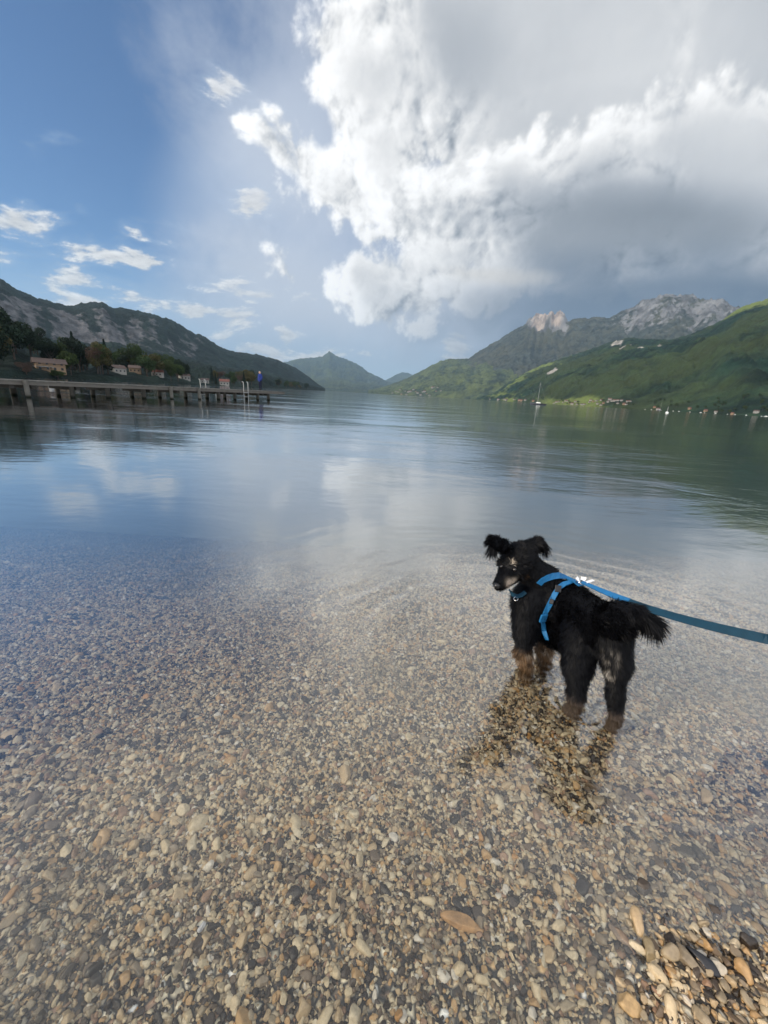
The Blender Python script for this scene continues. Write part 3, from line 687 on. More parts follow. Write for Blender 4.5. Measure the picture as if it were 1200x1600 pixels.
TNAME = {'green': 'broadleaf_tree', 'olive': 'broadleaf_tree', 'brown': 'bare_tree', 'dark': 'broadleaf_tree', 'spruce': 'conifer_tree'}
tr_r = random.Random(8)
def tree(kind, x, y, z, h, label, group=None, w=1.0):
    e = empty(TNAME[kind], (x, y, z), tr_r.uniform(0, 6.28)); lab(e, label, 'tree', group)
    c_, k_ = TK[kind][tr_r.randrange(3)]; a = link('crown', c_, None, e, False); b = link('trunk', k_, None, e, False)
    e.scale = (h*w, h*w, h); return e
def left_pos(px, dr):
    a = azel(px, 616)[0]; az_, rr_, h_ = HF['left_mountain']; i = int(np.clip(np.searchsorted(az_, deg(a)), 0, len(az_)-1))
    r = rr_[0, i]+dr; z = float(np.interp(r, rr_[:, i], h_[:, i])); return r*math.sin(a), r*math.cos(a), z
def ltree(kind, px, dr, h, label, group=None, w=1.0):
    x, y, z = left_pos(px, dr); return tree(kind, x, y, z-.2, h, label, group, w)
ltree('brown', 158, 24, 11.5, 'wide reddish brown tree right of the brown-roofed lakeside house', None, 1.25)
ltree('dark', 8, 30, 19, 'tall dark tree at the far left edge of the photo behind the pier', None, 1.0)
ltree('dark', 34, 45, 17, 'dark rounded tree just left of the brown-roofed lakeside house', None, 1.0)
ltree('spruce', 127, 50, 17, 'dark pointed conifer between the brown-roofed house and the reddish brown tree')
ltree('brown', 48, 9, 4.5, 'low purplish bush in front of the brown-roofed lakeside house', None, 1.5)
ltree('green', 95, 8, 3.6, 'low green bush right under the windows of the brown-roofed house', None, 1.9)
ltree('brown', 345, 110, 13, 'purple-brown tree behind the small red-roofed white house', None, 1.2)
ltree('brown', 378, 60, 13, 'purple-brown tree right of the small red-roofed white house', None, 1.3)
for i in range(100):
    px = -70+tr_r.uniform(0, 1)*555; k = tr_r.choice(['green', 'green', 'dark', 'dark', 'olive', 'spruce']); dr = tr_r.uniform(14, 150)*(1+max(px-250, 0)/260)
    if (50 < px < 112 and dr < 60) or (dr < 75 and min(abs(px-q) for q in (190, 216, 352)) < 9): continue
    ltree(k, px, dr, tr_r.uniform(9, 16)*(1+max(px-330, 0)/500), {'green': 'mid green leafy tree in the shore wood behind the pier', 'dark': 'dark leafy tree in the shore wood behind the pier', 'olive': 'olive-brown leafy tree in the shore wood behind the pier', 'spruce': 'narrow dark conifer in the shore wood behind the pier'}[k],
          {'green': 'green trees along the left shore', 'dark': 'dark trees along the left shore', 'olive': 'olive trees along the left shore', 'spruce': 'conifers along the left shore'}[k], tr_r.uniform(.8, 1.25))

# ------------------------------------------------------------------ houses
m_wall = simple('pale_render', (.27, .26, .24), .9, .1, .6); m_wall2 = simple('ochre_render', (.26, .18, .115), .9, .1, .6); m_roof = simple('brown_roof', (.085, .062, .055), .9, .3, 2.0)
m_red = simple('red_roof', (.13, .055, .045), .9, .3, 2.0); m_win = simple('window_glass', (.02, .025, .03), .2, .2, 1.0, .5); m_wd = simple('brown_timber', (.10, .06, .04), .9, .3, 2.0)
def house(name, w, d, h, rh, mw, mr, wins=3, over=.6, base=1.5):
    e = empty(name); MB().box((0, 0, h/2-base/2), (w, d, h+base)).build('wall', mw, e)
    ro = MB(); a, b = w/2+over, d/2+over; th = .22
    P_ = [(-a, -b, h-.15), (a, -b, h-.15), (a, b, h-.15), (-a, b, h-.15), (-a, 0, h+rh), (a, 0, h+rh)]
    ro.add(P_, [(0, 1, 5, 4), (2, 3, 4, 5), (0, 4, 3), (1, 2, 5), (3, 2, 1, 0)]); r_ = ro.build('roof', mr, e)
    MB().box((w*.22, d*.12, h+rh*.8), (.7, .7, 1.6)).build('chimney', mw, r_)
    fl = 2 if h > 4.2 else 1
    for s_ in (-1, 1):
        for f in range(fl):
            for i in range(wins):
                x = (i-(wins-1)/2)*w/wins; MB().box((x, s_*(d/2+.02), 1.5+2.7*f), (1.1, .08, 1.3)).build('window', m_win, e)
    return e
def put(e, x, y, z, rz, s_=1.0): e.location = (x, y, z); e.rotation_euler = (0, 0, rz); e.scale = (s_, s_, s_)
def face(x, y): return math.atan2(y, x)-math.pi/2
x, y, z = left_pos(86, 26); h1_ = house('lakeside_house', 13, 9, 4.4, 2.6, m_wall2, m_roof, 4, 1.2)
put(h1_, x, y, z+.4, face(x, y)+.12, .66); lab(h1_, 'large lakeside house with wide brown hipped roof and ochre walls behind the pier', 'house')
bl = MB().box((-3.5, -5.4, 2.3), (9, 1.7, .25)).build('balcony', m_whitep, h1_)
for px, dr, sc, mw, mr, lb in ((190, 40, .62, m_wall, m_roof, 'small pale house right of the reddish brown tree behind the pier'), (216, 55, .62, m_wall2, m_roof, 'small ochre house with brown roof, second right of the brown tree'),
                              (290, 70, .8, m_wall, m_roof, 'low pale house among trees behind the middle of the pier'), (352, 50, .95, m_wall, m_red, 'small white house with red roof behind the pier near its ladders'),
                              (322, 60, .7, m_wall, m_roof, 'pale house half hidden by trees left of the red-roofed house'), (250, 45, .6, m_wall, m_red, 'tiny pale house with reddish roof low on the wooded shore')):
    x, y, z = left_pos(px, dr); e = house('house', 9, 7, 3.6, 2.4, mw, mr, 3); put(e, x, y, z+.2, face(x, y)+tr_r.uniform(-.5, .5), sc); lab(e, lb, 'house')
def shore_r(name, a): az_, rr_, h_ = HF[name]; return float(np.interp(a, az_, rr_[0])), lambda r: ground_at(name, a, r)
protos = [house('village_house', 11, 9, 5.0, 3.2, m_wall, m_roof, 3), house('village_house', 10, 8, 5.2, 3.0, m_wall2, m_red, 3), house('village_house', 14, 9, 6.0, 3.0, m_wall, m_red, 3)]
used = set()
def village(n, p0, p1, name, d0, d1, label, group, sc=1.0):
    for i in range(n):
        px = p0+(p1-p0)*(i+tr_r.uniform(0, 1))/n; a = azel(px, 616+(px-600)*.0571)[0]; r0_, g = shore_r(name, deg(a)); r = r0_+tr_r.uniform(d0, d1)
        k = tr_r.randrange(3); e = protos[k] if k not in used else copy_tree(protos[k]); used.add(k)
        x, y = r*math.sin(a), r*math.cos(a); put(e, x, y, max(g(r), .4)+.3, face(x, y)+tr_r.uniform(-.9, .9), sc*tr_r.uniform(.75, 1.25)); lab(e, label, 'house', group)
village(34, 862, 985, 'green_mountain', 12, 75, 'small village house on the lit shore at the foot of the green mountain', 'village houses under the green mountain', .52)
village(9, 765, 835, 'green_mountain', 15, 60, 'tiny pale house on the far shore left of the sailing boat', 'houses left of the sailing boat')
village(22, 612, 690, 'green_hill', 15, 420, 'tiny distant house at the foot of the far green hill', 'distant houses under the far green hill', 1.5)
village(7, 1000, 1190, 'green_mountain', 6, 30, 'small pale lakeside building low on the dark right shore', 'buildings along the dark right shore', .5)
for i in range(44):
    px = tr_r.uniform(850, 1195); a = azel(px, 616+(px-600)*.0571)[0]; r0_, g = shore_r('green_mountain', deg(a)); r = r0_+tr_r.uniform(8, 100)
    tree('green', r*math.sin(a), r*math.cos(a), max(g(r), .3)-.3, tr_r.uniform(6, 10), 'leafy tree along the far shore under the green mountain', 'trees along the far right shore', 1.1)
# ------------------------------------------------------------------ boats and buoys
m_hull = simple('white_hull', (.72, .72, .70), .35, .05, 1.0, .5); m_dhull = simple('dark_hull', (.03, .035, .05), .4, .1, 1.0, .5)
def hull(L, B, Hh, name, mt, par):
    V_ = []; Fc = []; n = 9
    for i in range(n):
        u = i/(n-1); w = B/2*(math.sin(math.pi*min(1, (1-u)*.62+.0))**.55 if u < 1 else .0)*(1 if u > .02 else .92); sh = Hh*(.82+.25*u*u)
        for (a, b) in ((-1, sh), (-.82, .15*Hh), (0, -.25*Hh+.3*Hh*u*u), (.82, .15*Hh), (1, sh)): V_.append((L*(u-.5), a*w, b))
    for i in range(n-1):
        for k in range(4): q = i*5+k; Fc.append((q, q+5, q+6, q+1))
        Fc.append((i*5+4, (i+1)*5+4, (i+1)*5, i*5))
    Fc.append((0, 1, 2, 3, 4)); b_ = MB().add(V_, Fc); return b_.build(name, mt, par, False)
def sailboat(L, mast, mt):
    e = empty('sailing_boat'); hull(L, L*.3, L*.12, 'hull', mt, e); MB().box((0, 0, L*.13), (L*.3, L*.17, L*.07), 0, .8).build('cabin', m_hull, e)
    mm = MB().tube([(L*.05, 0, L*.08), (L*.05, 0, mast)], [.13, .08], 6).build('mast', m_whitep, e)
    MB().tube([(L*.05, 0, L*.2), (-L*.36, 0, L*.2)], .10, 6).build('boom', m_dhull, e)
    MB().tube([(L*.05, 0, mast*.97), (L*.49, 0, L*.12)], .02, 4).build('stay', m_whitep, e)
    MB().tube([(L*.05, 0, mast*.97), (-L*.48, 0, L*.12)], .02, 4).build('stay', m_whitep, e); return e
def boat(L, mt):
    e = empty('motor_boat'); hull(L, L*.36, L*.16, 'hull', mt, e); MB().box((L*.02, 0, L*.19), (L*.34, L*.22, L*.12), 0, .75).build('cabin', m_hull, e); return e
sb = sailboat(11, 15.5, m_dhull); p = atr(841, 230); put(sb, p[0], p[1], 0, 2.75, .74); lab(sb, 'lone sailing boat with bare mast and dark hull moored off the green shore', 'sailing boat')
b1 = sailboat(4.2, 2.8, m_hull); p = atr(1043, 172); put(b1, p[0], p[1], 0, 1.0, .8); b1.name = 'dinghy'; lab(b1, 'tiny white dinghy alone on the dark water at right', 'dinghy')
mb = boat(7, m_hull); fb_ = True
for px in (1008, 1018, 1032, 1052, 1061, 1078, 1095, 1101, 1118, 1137, 1149, 1166, 1190, 1197):
    a = azel(px, 616+(px-600)*.0571)[0]; r0_, g = shore_r('green_mountain', deg(a)); r = r0_-tr_r.uniform(18, 45)
    e = mb if fb_ else copy_tree(mb); fb_ = False; put(e, r*math.sin(a), r*math.cos(a), 0, tr_r.uniform(0, 6.28), tr_r.uniform(.4, .75)); lab(e, 'small white motor boat moored along the dark right shore', 'motor boat', 'boats moored along the right shore')
p = atr(1031, 760); e = copy_tree(sb); put(e, p[0], p[1], 0, .4, .8); lab(e, 'small moored sailing boat close under the dark right shore', 'sailing boat')
buoy = empty('mooring_buoy'); bv, bf = sdf_mesh('b', [((0, 0, .06), (0, 0, .10), .22, .22)], .05, .02); link('float', npmesh('float', bv, bf), m_whitep, buoy); MB().tube([(0, 0, .28), (0, 0, .42)], .03, 6).build('handle', m_dwood, buoy)
for i, (px, py, lb) in enumerate(((80, 602, 'white mooring buoy seen under the left part of the pier deck'), (120, 601, 'second white mooring buoy seen under the pier, right of the first'), (339, 612, 'white mooring buoy behind the far end of the pier'))):
    p = atz(px, py, .1); e = buoy if i == 0 else copy_tree(buoy); put(e, p[0], p[1], 0, 0, 1.0); lab(e, lb, 'buoy')

# ------------------------------------------------------------------ dog
def J(px, py, Y): return aty(px, py, Y)
C_ = J(806, 879, 1.215); N_ = J(778, 914, 1.148); fd = (N_-C_)/np.linalg.norm(N_-C_)
upv = np.array([0, 0, 1.0]); sd = np.cross(fd, upv); sd /= np.linalg.norm(sd); uh = np.cross(sd, fd)     # sd: towards the dog's own right
def onbed(px, py):
    p = atz(px, py, -.08)
    for _ in range(6): p = atz(px, py, float(bed_z(p[0], p[1]))+.008)
    return p
hl, hr_, fl, fr_ = onbed(895, 1120), onbed(960, 1144), onbed(822, 1066), onbed(850, 1052)
fwd = np.array([-.45, .89, 0])
# each limb: start, end, radii, fur length, region
DP = [
 (J(880, 935, 1.24), J(935, 975, 1.06), .074, .076, .020, 'back'),
 (J(838, 935, 1.245), J(885, 940, 1.22), .070, .076, .022, 'back'),
 (J(935, 975, 1.06), J(958, 972, 1.01), .072, .058, .022, 'back'),
 (J(850, 905, 1.26), J(832, 930, 1.245), .058, .068, .026, 'neck'),
 (C_-fd*.015, J(848, 903, 1.25), .048, .056, .018, 'neck'),
 (C_+fd*.010, C_-fd*.022, .053, .056, .020, 'head'),
 (C_+fd*.034-uh*.006, N_-fd*.016-uh*.004, .039, .0235, .009, 'muzzle'),
 (N_-fd*.018-uh*.014, C_+fd*.028-uh*.032, .015, .024, .012, 'jaw'),
 (J(826, 940, 1.22), J(822, 985, 1.205), .062, .046, .024, 'chest'),
 (J(858, 945, 1.27), J(855, 985, 1.265), .058, .042, .020, 'chest'),
 (J(820, 975, 1.205), J(818, 1015, 1.20), .040, .028, .018, 'leg'), (J(818, 1015, 1.20), fl+[0, 0, .03], .033, .024, .026, 'fleg'), (fl+[0, 0, .018], fl+fwd*.022+[0, 0, .012], .020, .018, .006, 'paw'),
 (J(852, 975, 1.27), J(850, 1012, 1.265), .036, .025, .018, 'leg'), (J(850, 1012, 1.265), fr_+[0, 0, .03], .032, .024, .026, 'fleg'), (fr_+[0, 0, .018], fr_+fwd*.022+[0, 0, .012], .020, .018, .006, 'paw'),
 (J(912, 985, 1.08), J(903, 1035, 1.06), .066, .050, .020, 'leg'), (J(903, 1035, 1.06), J(901, 1082, 1.055), .046, .028, .018, 'leg'), (J(901, 1082, 1.055), hl+[0, 0, .025], .029, .021, .018, 'hleg'), (hl+[0, 0, .016], hl+fwd*.024+[0, 0, .012], .020, .019, .005, 'paw'),
 (J(955, 985, 1.02), J(964, 1035, .995), .062, .043, .020, 'leg'), (J(964, 1035, .995), J(962, 1082, .985), .040, .024, .016, 'leg'), (J(962, 1082, .985), hr_+[0, 0, .025], .028, .020, .018, 'hleg'), (hr_+[0, 0, .016], hr_+fwd*.024+[0, 0, .012], .020, .019, .005, 'paw'),
 (J(962, 950, 1.015), J(993, 955, .985), .030, .026, .036, 'tail'), (J(993, 955, .985), J(1017, 970, .965), .026, .022, .046, 'tail'), (J(868, 985, 1.21), J(908, 1000, 1.10), .060, .058, .022, 'back'), (J(1017, 970, .965), J(1034, 989, .945), .020, .010, .045, 'tail'),
 (J(790, 853, 1.205), J(773, 845, 1.20), .023, .020, .022, 'ear'), (J(773, 845, 1.20), J(765, 872, 1.19), .020, .010, .036, 'ear'),
 (J(822, 855, 1.225), J(839, 848, 1.235), .023, .021, .022, 'ear'), (J(839, 848, 1.235), J(858, 860, 1.245), .021, .010, .036, 'ear'),
]
prims = [(p[0], p[1], p[2]-.35*p[4] if p[5] != 'paw' else p[2], p[3]-.35*p[4] if p[5] != 'paw' else p[3]) for p in DP]
Vd, Fd = sdf_mesh('dog', prims, .0048, .020)
REG = [p[5] for p in DP]; FL = np.array([p[4] for p in DP]); AX = np.array([(p[1]-p[0])/np.linalg.norm(p[1]-p[0]) for p in DP])
def nearest(P_): return np.argmin(np.stack([sd_seg(P_, *pr) for pr in prims], -1), -1)
BLK = np.array([.0034, .0036, .0050]); TAN = np.array([.135, .080, .042]); PAL = np.array([.56, .47, .38]); GRY = np.array([.30, .27, .235])
def blob_w(P_, c, r): return np.exp(-(np.linalg.norm(P_-c, axis=-1)/r)**3)
def hit(px, py, off=0.0):
    d = ray(px, py); d = d/np.linalg.norm(d); o = np.array([0, 0, CAMH]); tt_ = .9
    for _ in range(60):
        v = float(sdf((o+d*tt_)[None], prims, .02)[0])-off; tt_ += v*.8
        if abs(v) < 2e-4: break
        if tt_ > 2.2: tt_ = 1.45; break
    return o+d*tt_
def grad(p):
    e = .003; g_ = np.array([float(sdf((p+e*np.eye(3)[i])[None], prims, .02)[0]-sdf((p-e*np.eye(3)[i])[None], prims, .02)[0]) for i in range(3)]); return g_/np.linalg.norm(g_)
brow = [hit(780, 872), hit(800, 880)]; pale_spots = [(hit(797, 910), .016), (hit(792, 921), .015), (hit(804, 905), .012), (hit(786, 926), .009), (hit(771, 902), .007)]
def dogcol(P_, idx, rng_=None):
    n1 = fbm(P_*16, 3, .6, seed=3); c = BLK[None]*(1+.5*n1[:, None])
    reg = np.array(REG)[idx]
    def put_(m, col, w):
        nonlocal c
        w = np.clip(w, 0, 1)*m; c = c*(1-w[:, None])+col*w[:, None]
    n2 = fbm(P_*45, 2, .5, seed=8)
    low = sstep(P_[:, 2]+.03*n1, .125, .075)
    put_((reg == 'fleg') | (reg == 'paw') | (reg == 'leg'), TAN, low*(P_[:, 1] > 1.12)*(.35+.65*sstep(n1, -.35, .15)))
    put_((reg == 'fleg') | (reg == 'paw'), PAL*.55, low*(P_[:, 1] > 1.12)*sstep(n2, .0, .4)*.8)
    put_((reg == 'hleg') | (reg == 'leg') | (reg == 'paw'), np.array([.15, .11, .085]), sstep(P_[:, 2]+.04*n1, .06, -.02)*(P_[:, 1] < 1.12)*.85)
    along = ((P_-C_)@fd); side = ((P_-C_)@sd); up_ = ((P_-C_)@uh)
    mz = (reg == 'muzzle') | (reg == 'jaw')
    for c0, r0 in pale_spots: put_(reg != 'x', PAL, 1.1*blob_w(P_, c0, r0))
    put_(reg != 'x', TAN*.7, .8*(blob_w(P_, hit(819, 900), .009)))
    for b, r0 in zip(brow, (.0060, .0044)): put_(reg != 'x', PAL, 1.1*blob_w(P_, b, r0))
    put_(reg != 'x', GRY*1.1, np.maximum(blob_w(P_, J(953, 1025, .965), .026), blob_w(P_, J(948, 1055, .965), .024))*sstep(fbm(P_*np.array([60, 60, 12]), 2, .5, seed=15), -.1, .3))
    put_(reg == 'leg', GRY*.7, blob_w(P_, J(943, 1070, .97), .018))
    put_(reg == 'tail', GRY*.45, sstep(((P_-J(1005, 990, .96))@np.array([.9, -.2, -.5])), .03, .07)*.5)
    return c
ndx = nearest(Vd); dme = npmesh('dog', Vd, Fd); cattr(dme, 'tone', np.concatenate([dogcol(Vd, ndx), np.ones((len(Vd), 1))], 1))
m_dog, t = mat('dog_coat'); pbsdf(t, col=nd(t, 'ShaderNodeAttribute', attribute_name='tone'), rough=.55, spec=.13)
dog = link('dog', dme, m_dog); lab(dog, 'shaggy black dog with tan muzzle in a blue harness, wading and looking back', 'dog')
# fur as fine tapered locks
tri = np.concatenate([Fd[:, [0, 1, 2]], Fd[:, [0, 2, 3]]]); a, b, c = Vd[tri[:, 0]], Vd[tri[:, 1]], Vd[tri[:, 2]]
nn = np.cross(b-a, c-a); ar = np.linalg.norm(nn, axis=1); nn /= np.maximum(ar, 1e-12)[:, None]
ti = nearest((a+b+c)/3); wgt = ar*(1+1.2*np.isin(np.array(REG)[ti], ['ear', 'tail', 'head', 'muzzle', 'jaw']))*(np.array(REG)[ti] != 'paw')
rf = np.random.default_rng(2); NS = 110000
pick = rf.choice(len(tri), NS, p=wgt/wgt.sum()); r1 = np.sqrt(rf.random(NS)); r2 = rf.random(NS)
B_ = a[pick]*(1-r1)[:, None]+b[pick]*(r1*(1-r2))[:, None]+c[pick]*(r1*r2)[:, None]; n_ = nn[pick]
ib = nearest(B_); L_ = FL[ib]*rf.uniform(.55, 1.15, NS); reg = np.array(REG)[ib]
cl = np.stack([fbm(B_*60, 2, .5, seed=60+i) for i in range(3)], -1)*.9
grav = np.array([0, 0, -1.0]); lift = np.select([reg == 'tail', reg == 'ear', reg == 'head', np.isin(reg, ['muzzle', 'jaw'])], [.55, .55, .35, .25], .42)
dr_ = n_*lift[:, None]+AX[ib]*.75+grav*.30+cl*.75+rf.normal(0, .16, (NS, 3)); dr_ /= np.linalg.norm(dr_, axis=1)[:, None]
w_ = np.cross(dr_, n_); w_ /= np.maximum(np.linalg.norm(w_, axis=1), 1e-6)[:, None]; wd = (.0007+.018*L_*rf.uniform(.6, 1.4, NS))[:, None]
droop = np.select([reg == 'tail', reg == 'ear'], [.55, .5], .25)[:, None]
B0 = B_-n_*.003; Mx = B_+dr_*(L_*.5)[:, None]+grav*(L_[:, None]*.06*droop); Tp = B_+dr_*L_[:, None]+grav*(L_[:, None]*droop*.6)+cl*L_[:, None]*.25
Q = np.stack([B0-w_*wd, B0+w_*wd, Mx+w_*wd*.75, Mx-w_*wd*.75, Tp+w_*wd*.12, Tp-w_*wd*.12], 1).reshape(-1, 3)
k6 = np.arange(NS)[:, None]*6; Ff = np.concatenate([k6+np.array([0, 1, 2, 3]), k6+np.array([3, 2, 4, 5])])
fc_ = dogcol(B_, ib)*rf.uniform(.5, 1.6, (NS, 1)); fm = npmesh('fur', Q, Ff)
cattr(fm, 'tone', np.concatenate([np.repeat(fc_, 6, 0), np.ones((NS*6, 1))], 1)); link('fur', fm, m_dog, dog)
def ballm(name, c, r, mt, sc=(1, 1, 1), par=dog):
    bm = bmesh.new(); bmesh.ops.create_uvsphere(bm, u_segments=20, v_segments=12, radius=r)
    for v in bm.verts: v.co = Vector((v.co.x*sc[0]+c[0], v.co.y*sc[1]+c[1], v.co.z*sc[2]+c[2]))
    me = bpy.data.meshes.new(name); bm.to_mesh(me); bm.free(); return link(name, me, mt, par)
m_eye = simple('dark_eye', (.010, .007, .006), .08, .1, 30, .6); m_nose = simple('wet_nose', (.012, .011, .012), .35, .2, 60, .5, .0005)
for q_ in ((784, 885), (804, 890)): ballm('eye', hit(*q_), .0068, m_eye)
ballm('nose', N_+fd*.004+uh*.002, .0115, m_nose, (1.1, 1, .85))
# harness, collar and leash: woven straps laid on the coat
def strap_mat(name, col):
    m, t = mat(name); tc = nd(t, 'ShaderNodeTexCoord', out='Object'); n = noise(t, tc, 60, 3, .6); w = nd(t, 'ShaderNodeTexWave', {'Vector': tc, 'Scale': 160.0, 'Distortion': .5})
    pbsdf(t, col=mix(t, n, tuple(x*.75 for x in col), tuple(x*1.3 for x in col)), rough=.6, spec=.3, nrm=bump(t, w, .3, .0006)); return m
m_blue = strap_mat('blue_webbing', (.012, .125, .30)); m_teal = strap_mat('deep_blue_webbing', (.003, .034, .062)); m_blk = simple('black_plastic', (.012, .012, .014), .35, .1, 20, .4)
m_metal = simple('steel', (.6, .6, .62), .25, .05, 10, .5, 0, 1.0)
def ribbon(name, pts, nrm, width, mt, par, th=.0016, closed=False):
    pts = [Vector(p) for p in pts]; n = len(pts); V_ = []; Fc = []
    for i in range(n):
        p0, p1 = pts[(i-1) % n if closed else max(i-1, 0)], pts[(i+1) % n if closed else min(i+1, n-1)]
        T_ = (p1-p0).normalized(); N0 = Vector(nrm[i]); S_ = T_.cross(N0).normalized(); N1 = S_.cross(T_).normalized(); w = (width[i] if hasattr(width, '__len__') else width)/2
        for a_, b_ in ((-1, -1), (1, -1), (1, 1), (-1, 1)): V_.append(pts[i]+S_*w*a_+N1*th*b_)
    for i in range(n if closed else n-1):
        j = (i+1) % n
        for k in range(4): Fc.append((i*4+k, i*4+(k+1) % 4, j*4+(k+1) % 4, j*4+k))
    if not closed: Fc += [(3, 2, 1, 0), tuple((n-1)*4+k for k in range(4))]
    return MB().add(V_, Fc).build(name, mt, par)
def loop(c, axis, off, n=48):
    c = np.asarray(c); axis = np.asarray(axis)/np.linalg.norm(axis); e1 = np.cross(axis, [0, 0, 1.0]); e1 /= np.linalg.norm(e1); e2 = np.cross(e1, axis)
    P_, N = [], []
    for k in range(n):
        a_ = 2*math.pi*k/n; d = e1*math.cos(a_)+e2*math.sin(a_); rr_ = np.arange(.02, .20, .001); v = sdf(c+rr_[:, None]*d, prims, .02)
        i = np.argmax(v > off); P_.append(c+d*rr_[i]); N.append(d)
    P_ = np.array(P_)
    for _ in range(2): P_ = (np.roll(P_, 1, 0)+P_*2+np.roll(P_, -1, 0))/4
    return P_, N
harn = empty('harness', (0, 0, 0)); harn.parent = dog; harn['label'] = 'bright blue webbing harness with black buckles and a white tag'
g_c = J(892, 955, 1.19); g_ax = J(935, 975, 1.06)-J(860, 935, 1.245)
Pg, Ng = loop(g_c, g_ax, .014); kz = [q for q in range(48) if ((q-int(np.argmax(Pg[:, 2]))) % 48) in range(0, 48)]
np_ = [hit(px, py, .013) for px, py in ((842, 913), (848, 907), (856, 903), (865, 900), (874, 899), (883, 901), (891, 905), (897, 910))]
ribbon('neck_strap', np_, [grad(p) for p in np_], .021, m_blue, harn); Pn = np.array(np_)
cs_ = [hit(px, py, .012) for px, py in ((892, 909), (882, 912), (873, 918), (866, 930), (859, 944), (852, 958), (848, 972), (850, 986), (855, 1000))]
ribbon('side_strap', cs_, [grad(p) for p in cs_], .017, m_blue, harn)
tn = Pn[6]; tg = hit(905, 913, .014)
ribbon('back_strap', [tn, (tn+tg)/2+[0, 0, .004], tg, tg+(tg-tn)*.25], [(0, 0, 1)]*4, .022, m_blue, harn)
ring_p = tg+np.array([0, 0, .008])
def torus(name, c, R_, r, nrm, mt, par):
    z = Vector(nrm).normalized(); x = z.orthogonal().normalized(); y = z.cross(x); b_ = MB(); pts = [Vector(c)+(x*math.cos(k*math.pi/10)+y*math.sin(k*math.pi/10))*R_ for k in range(21)]; b_.tube(pts, r, 8, False); return b_.build(name, mt, par, True)
torus('ring', ring_p, .011, .0018, (.3, .9, .2), m_metal, harn)
for (px, py, s_, mt, nm) in ((872, 920, .020, m_blk, 'buckle'), (862, 940, .014, m_blk, 'slider'), (849, 966, .026, m_blue, 'side_pad')):
    P_ = hit(px, py, .014); N = grad(P_); o = MB().box((0, 0, 0), (s_, s_*1.2, .007)).build(nm, mt, harn); o.location = Vector(P_)
    o.rotation_euler = Vector(N).to_track_quat('Z', 'Y').to_euler()
    bv = o.modifiers.new('bevel', 'BEVEL'); bv.width = .002; bv.segments = 2
m_white = simple('white_tag', (.78, .78, .80), .6, .05, 20)
tp_ = tg+(tg-tn)*.2; bz = MB()
for s_, a_, l_ in ((0, .3, .040), (1, 1.2, .026), (2, -.7, .030), (3, 2.2, .022)):
    d = Vector((math.cos(a_), math.sin(a_)*.6, .25+.1*s_)).normalized(); p0 = Vector(tp_)+Vector((0, 0, .006)); w = d.cross(Vector((0, 0, 1))).normalized()*.010
    bz.add([p0-w*.5, p0+w*.5, p0+d*l_+w+Vector((0, 0, .004)), p0+d*l_*1.1-w*.6, p0-w*.5+Vector((0, 0, .0015)), p0+w*.5+Vector((0, 0, .0015)), p0+d*l_+w+Vector((0, 0, .0055)), p0+d*l_*1.1-w*.6+Vector((0, 0, .0015))], [(3, 2, 1, 0), (4, 5, 6, 7), (0, 1, 5, 4), (1, 2, 6, 5), (2, 3, 7, 6), (3, 0, 4, 7)])
bz.build('tag', m_white, harn)
cp = [hit(px, py, .010) for px, py in ((796, 922), (801, 929), (808, 932), (815, 930), (821, 925))]
ribbon('collar', cp, [grad(p) for p in cp], .014, m_teal, dog); torus('collar_ring', cp[2]+grad(cp[2])*.004-np.array([0, 0, .010]), .007, .0014, grad(cp[2])+np.array([.5, 0, 0]), m_metal, dog)
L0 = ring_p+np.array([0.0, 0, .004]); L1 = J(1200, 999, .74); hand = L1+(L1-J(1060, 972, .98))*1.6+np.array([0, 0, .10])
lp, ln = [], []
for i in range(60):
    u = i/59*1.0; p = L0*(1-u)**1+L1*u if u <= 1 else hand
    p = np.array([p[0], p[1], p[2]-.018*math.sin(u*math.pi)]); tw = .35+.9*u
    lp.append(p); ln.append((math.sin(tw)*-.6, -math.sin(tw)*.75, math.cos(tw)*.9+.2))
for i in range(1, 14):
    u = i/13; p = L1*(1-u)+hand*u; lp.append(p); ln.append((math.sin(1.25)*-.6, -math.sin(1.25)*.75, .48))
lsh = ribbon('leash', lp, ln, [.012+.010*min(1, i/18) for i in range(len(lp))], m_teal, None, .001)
bri = ribbon('lit_section', lp[1:22], ln[1:22], [.014+.009*min(1, i/18) for i in range(21)], m_blue, lsh, .0016)  # lit stretch of the leash painted lighter, the shaded rest left darker
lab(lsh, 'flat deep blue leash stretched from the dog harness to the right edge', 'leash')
MB().tube([Vector(L0)-Vector((0, 0, .006)), Vector(L0)+(Vector(lp[2])-Vector(L0))*.6], .004, 8).build('clip', m_metal, lsh, True)

# ------------------------------------------------------------------ stones that stand out
def stone(name, px, py, L, wd_, ht, rz, col, label, seed, z=None, tilt=(0, 0)):
    p = atz(px, py, 0); zb = float(bed_z(p[0], p[1])); p = atz(px, py, zb+ht*.3) if z is None else atz(px, py, z)
    me = pebble_mesh(name, 1.0, 4, 1.0, seed=seed); co = np.empty(len(me.vertices)*3, dtype=np.float32); me.vertices.foreach_get('co', co); co = co.reshape(-1, 3)*np.array([L/2, wd_/2, ht/2]); me.vertices.foreach_set('co', co.astype(np.float32).ravel()); me.update()
    m_, t_ = mat(name+'_rock'); tc_ = nd(t_, 'ShaderNodeTexCoord', out='Object'); n_0 = noise(t_, tc_, 70, 6, .65)
    pbsdf(t_, col=mix(t_, ss(t_, n_0, .3, .7), tuple(x*.5 for x in col), tuple(x*.9 for x in col)), rough=.42, spec=.4, nrm=bump(t_, n_0, .5, .003))
    o = link(name, me, m_); o.location = p; o.rotation_euler = (tilt[0], tilt[1], rz); lab(o, label, 'stone'); return o
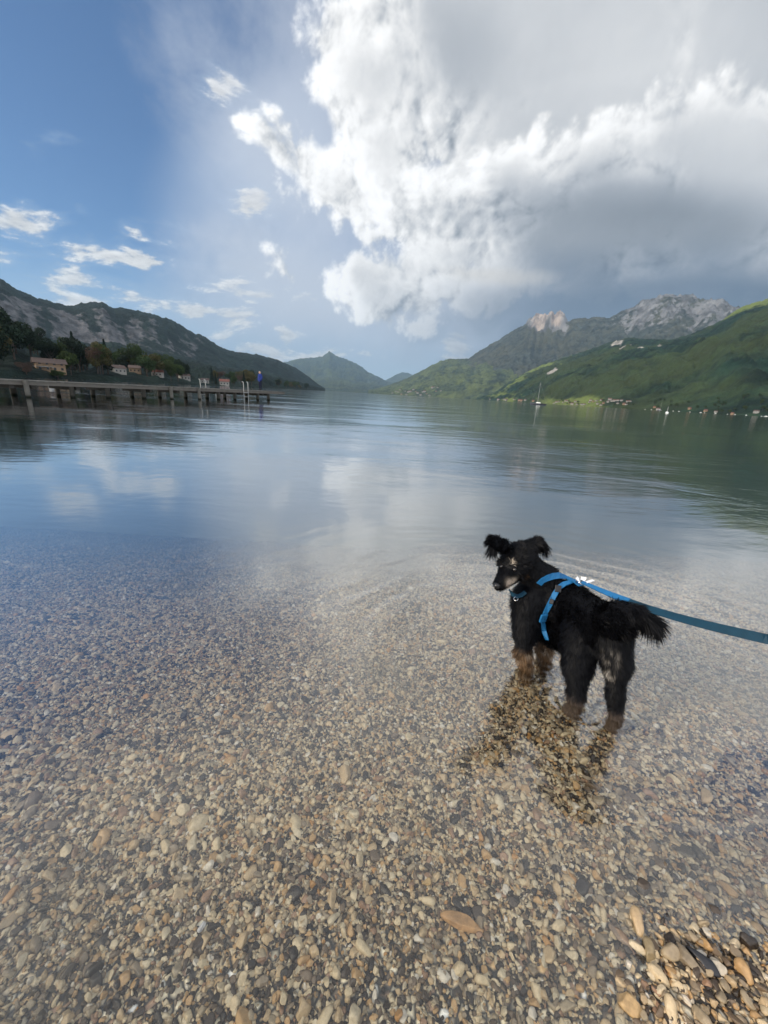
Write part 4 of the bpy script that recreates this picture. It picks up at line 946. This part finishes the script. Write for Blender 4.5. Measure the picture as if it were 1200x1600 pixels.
stone('flat_stone', 722, 1440, .078, .036, .020, -.25, (.46, .26, .11), 'long flat orange-brown stone lying under shallow water, biggest in the middle foreground', 31)
stone('stone', 986, 1570, .050, .040, .024, -.7, (.52, .34, .16), 'squarish orange-tan stone near the bottom edge among the dry pebbles', 32)
stone('stone', 1015, 1482, .045, .032, .024, .9, (.36, .27, .15), 'olive-tan wedge-shaped stone at the upper edge of the dry pebbles', 33)
stone('stone', 968, 1462, .050, .020, .020, -.9, (.28, .20, .14), 'long brown stone lying left of the wedge-shaped stone', 34)
stone('stone', 1075, 1498, .052, .032, .022, -.9, (.30, .23, .15), 'brown slanting stone beside the near-black stone', 35)
stone('dark_stone', 1096, 1500, .045, .030, .022, -.9, (.03, .03, .035), 'near-black stone in the middle of the dry pebbles at right', 36)
stone('stone', 740, 1370, .024, .020, .015, .5, (.50, .34, .14), 'small ochre stone up and right of the long flat orange stone', 37) if False else None
stone('stone', 668, 1378, .024, .019, .015, .5, (.52, .34, .14), 'small ochre stone up and left of the long flat orange stone', 37)
stone('stone', 826, 1468, .030, .020, .016, 1.4, (.36, .25, .17), 'upright oval brown stone right of the long flat orange stone', 38)
stone('pale_stone', 316, 1447, .017, .014, .011, 1.2, (.72, .70, .70), 'small bright white stone at lower left of centre', 39)
stone('pale_stone', 1120, 1510, .034, .026, .018, -.5, (.66, .56, .42), 'pale cream stone right of the near-black stone', 40)

# each of a row gets its own description, counted along the row
_one = 'first second third fourth fifth sixth seventh eighth ninth tenth eleventh twelfth thirteenth fourteenth fifteenth sixteenth seventeenth eighteenth nineteenth'.split()
_ten = {20: 'twent', 30: 'thirt', 40: 'fort', 50: 'fift'}
def ordw(n):
    if n < 20: return _one[n-1]
    t_, u_ = n//10*10, n % 10; return _ten[t_]+('ieth' if u_ == 0 else 'y-'+_one[u_-1])
ROW = {'green trees along the left shore': 'mid green leafy tree, %s from the left of those behind the pier', 'dark trees along the left shore': 'dark leafy tree, %s from the left of those behind the pier',
       'olive trees along the left shore': 'olive-brown tree, %s from the left of those behind the pier', 'conifers along the left shore': 'narrow dark conifer, %s from the left of those behind the pier',
       'village houses under the green mountain': 'small village house, %s from the left under the green mountain', 'houses left of the sailing boat': 'tiny pale house, %s from the left before the sailing boat',
       'distant houses under the far green hill': 'tiny distant house, %s from the left under the far green hill', 'buildings along the dark right shore': 'small pale lakeside building, %s from the left on the dark right shore',
       'trees along the far right shore': 'leafy tree, %s from the left along the far right shore', 'boats moored along the right shore': 'small white motor boat, %s from the left along the dark right shore'}
for g_, s_ in ROW.items():
    it = sorted([o for o in COL.objects if o.get('group') == g_ and o.parent is None], key=lambda o: math.atan2(o.location.x, o.location.y))
    for i, o in enumerate(it): o['label'] = s_ % ordw(i+1)

# ------------------------------------------------------------------ air: pale haze over the whole valley
hb = MB().box((0, 0, 885), (39000, 39000, 2030)); m, t = mat('haze_air')
nd(t, 'ShaderNodeOutputMaterial', {'Volume': nd(t, 'ShaderNodeVolumePrincipled', {'Color': (.52, .76, 1.0, 1), 'Density': 4.8e-5, 'Anisotropy': .2})}, out=None)
lab(hb.build('haze', m), kind='stuff')
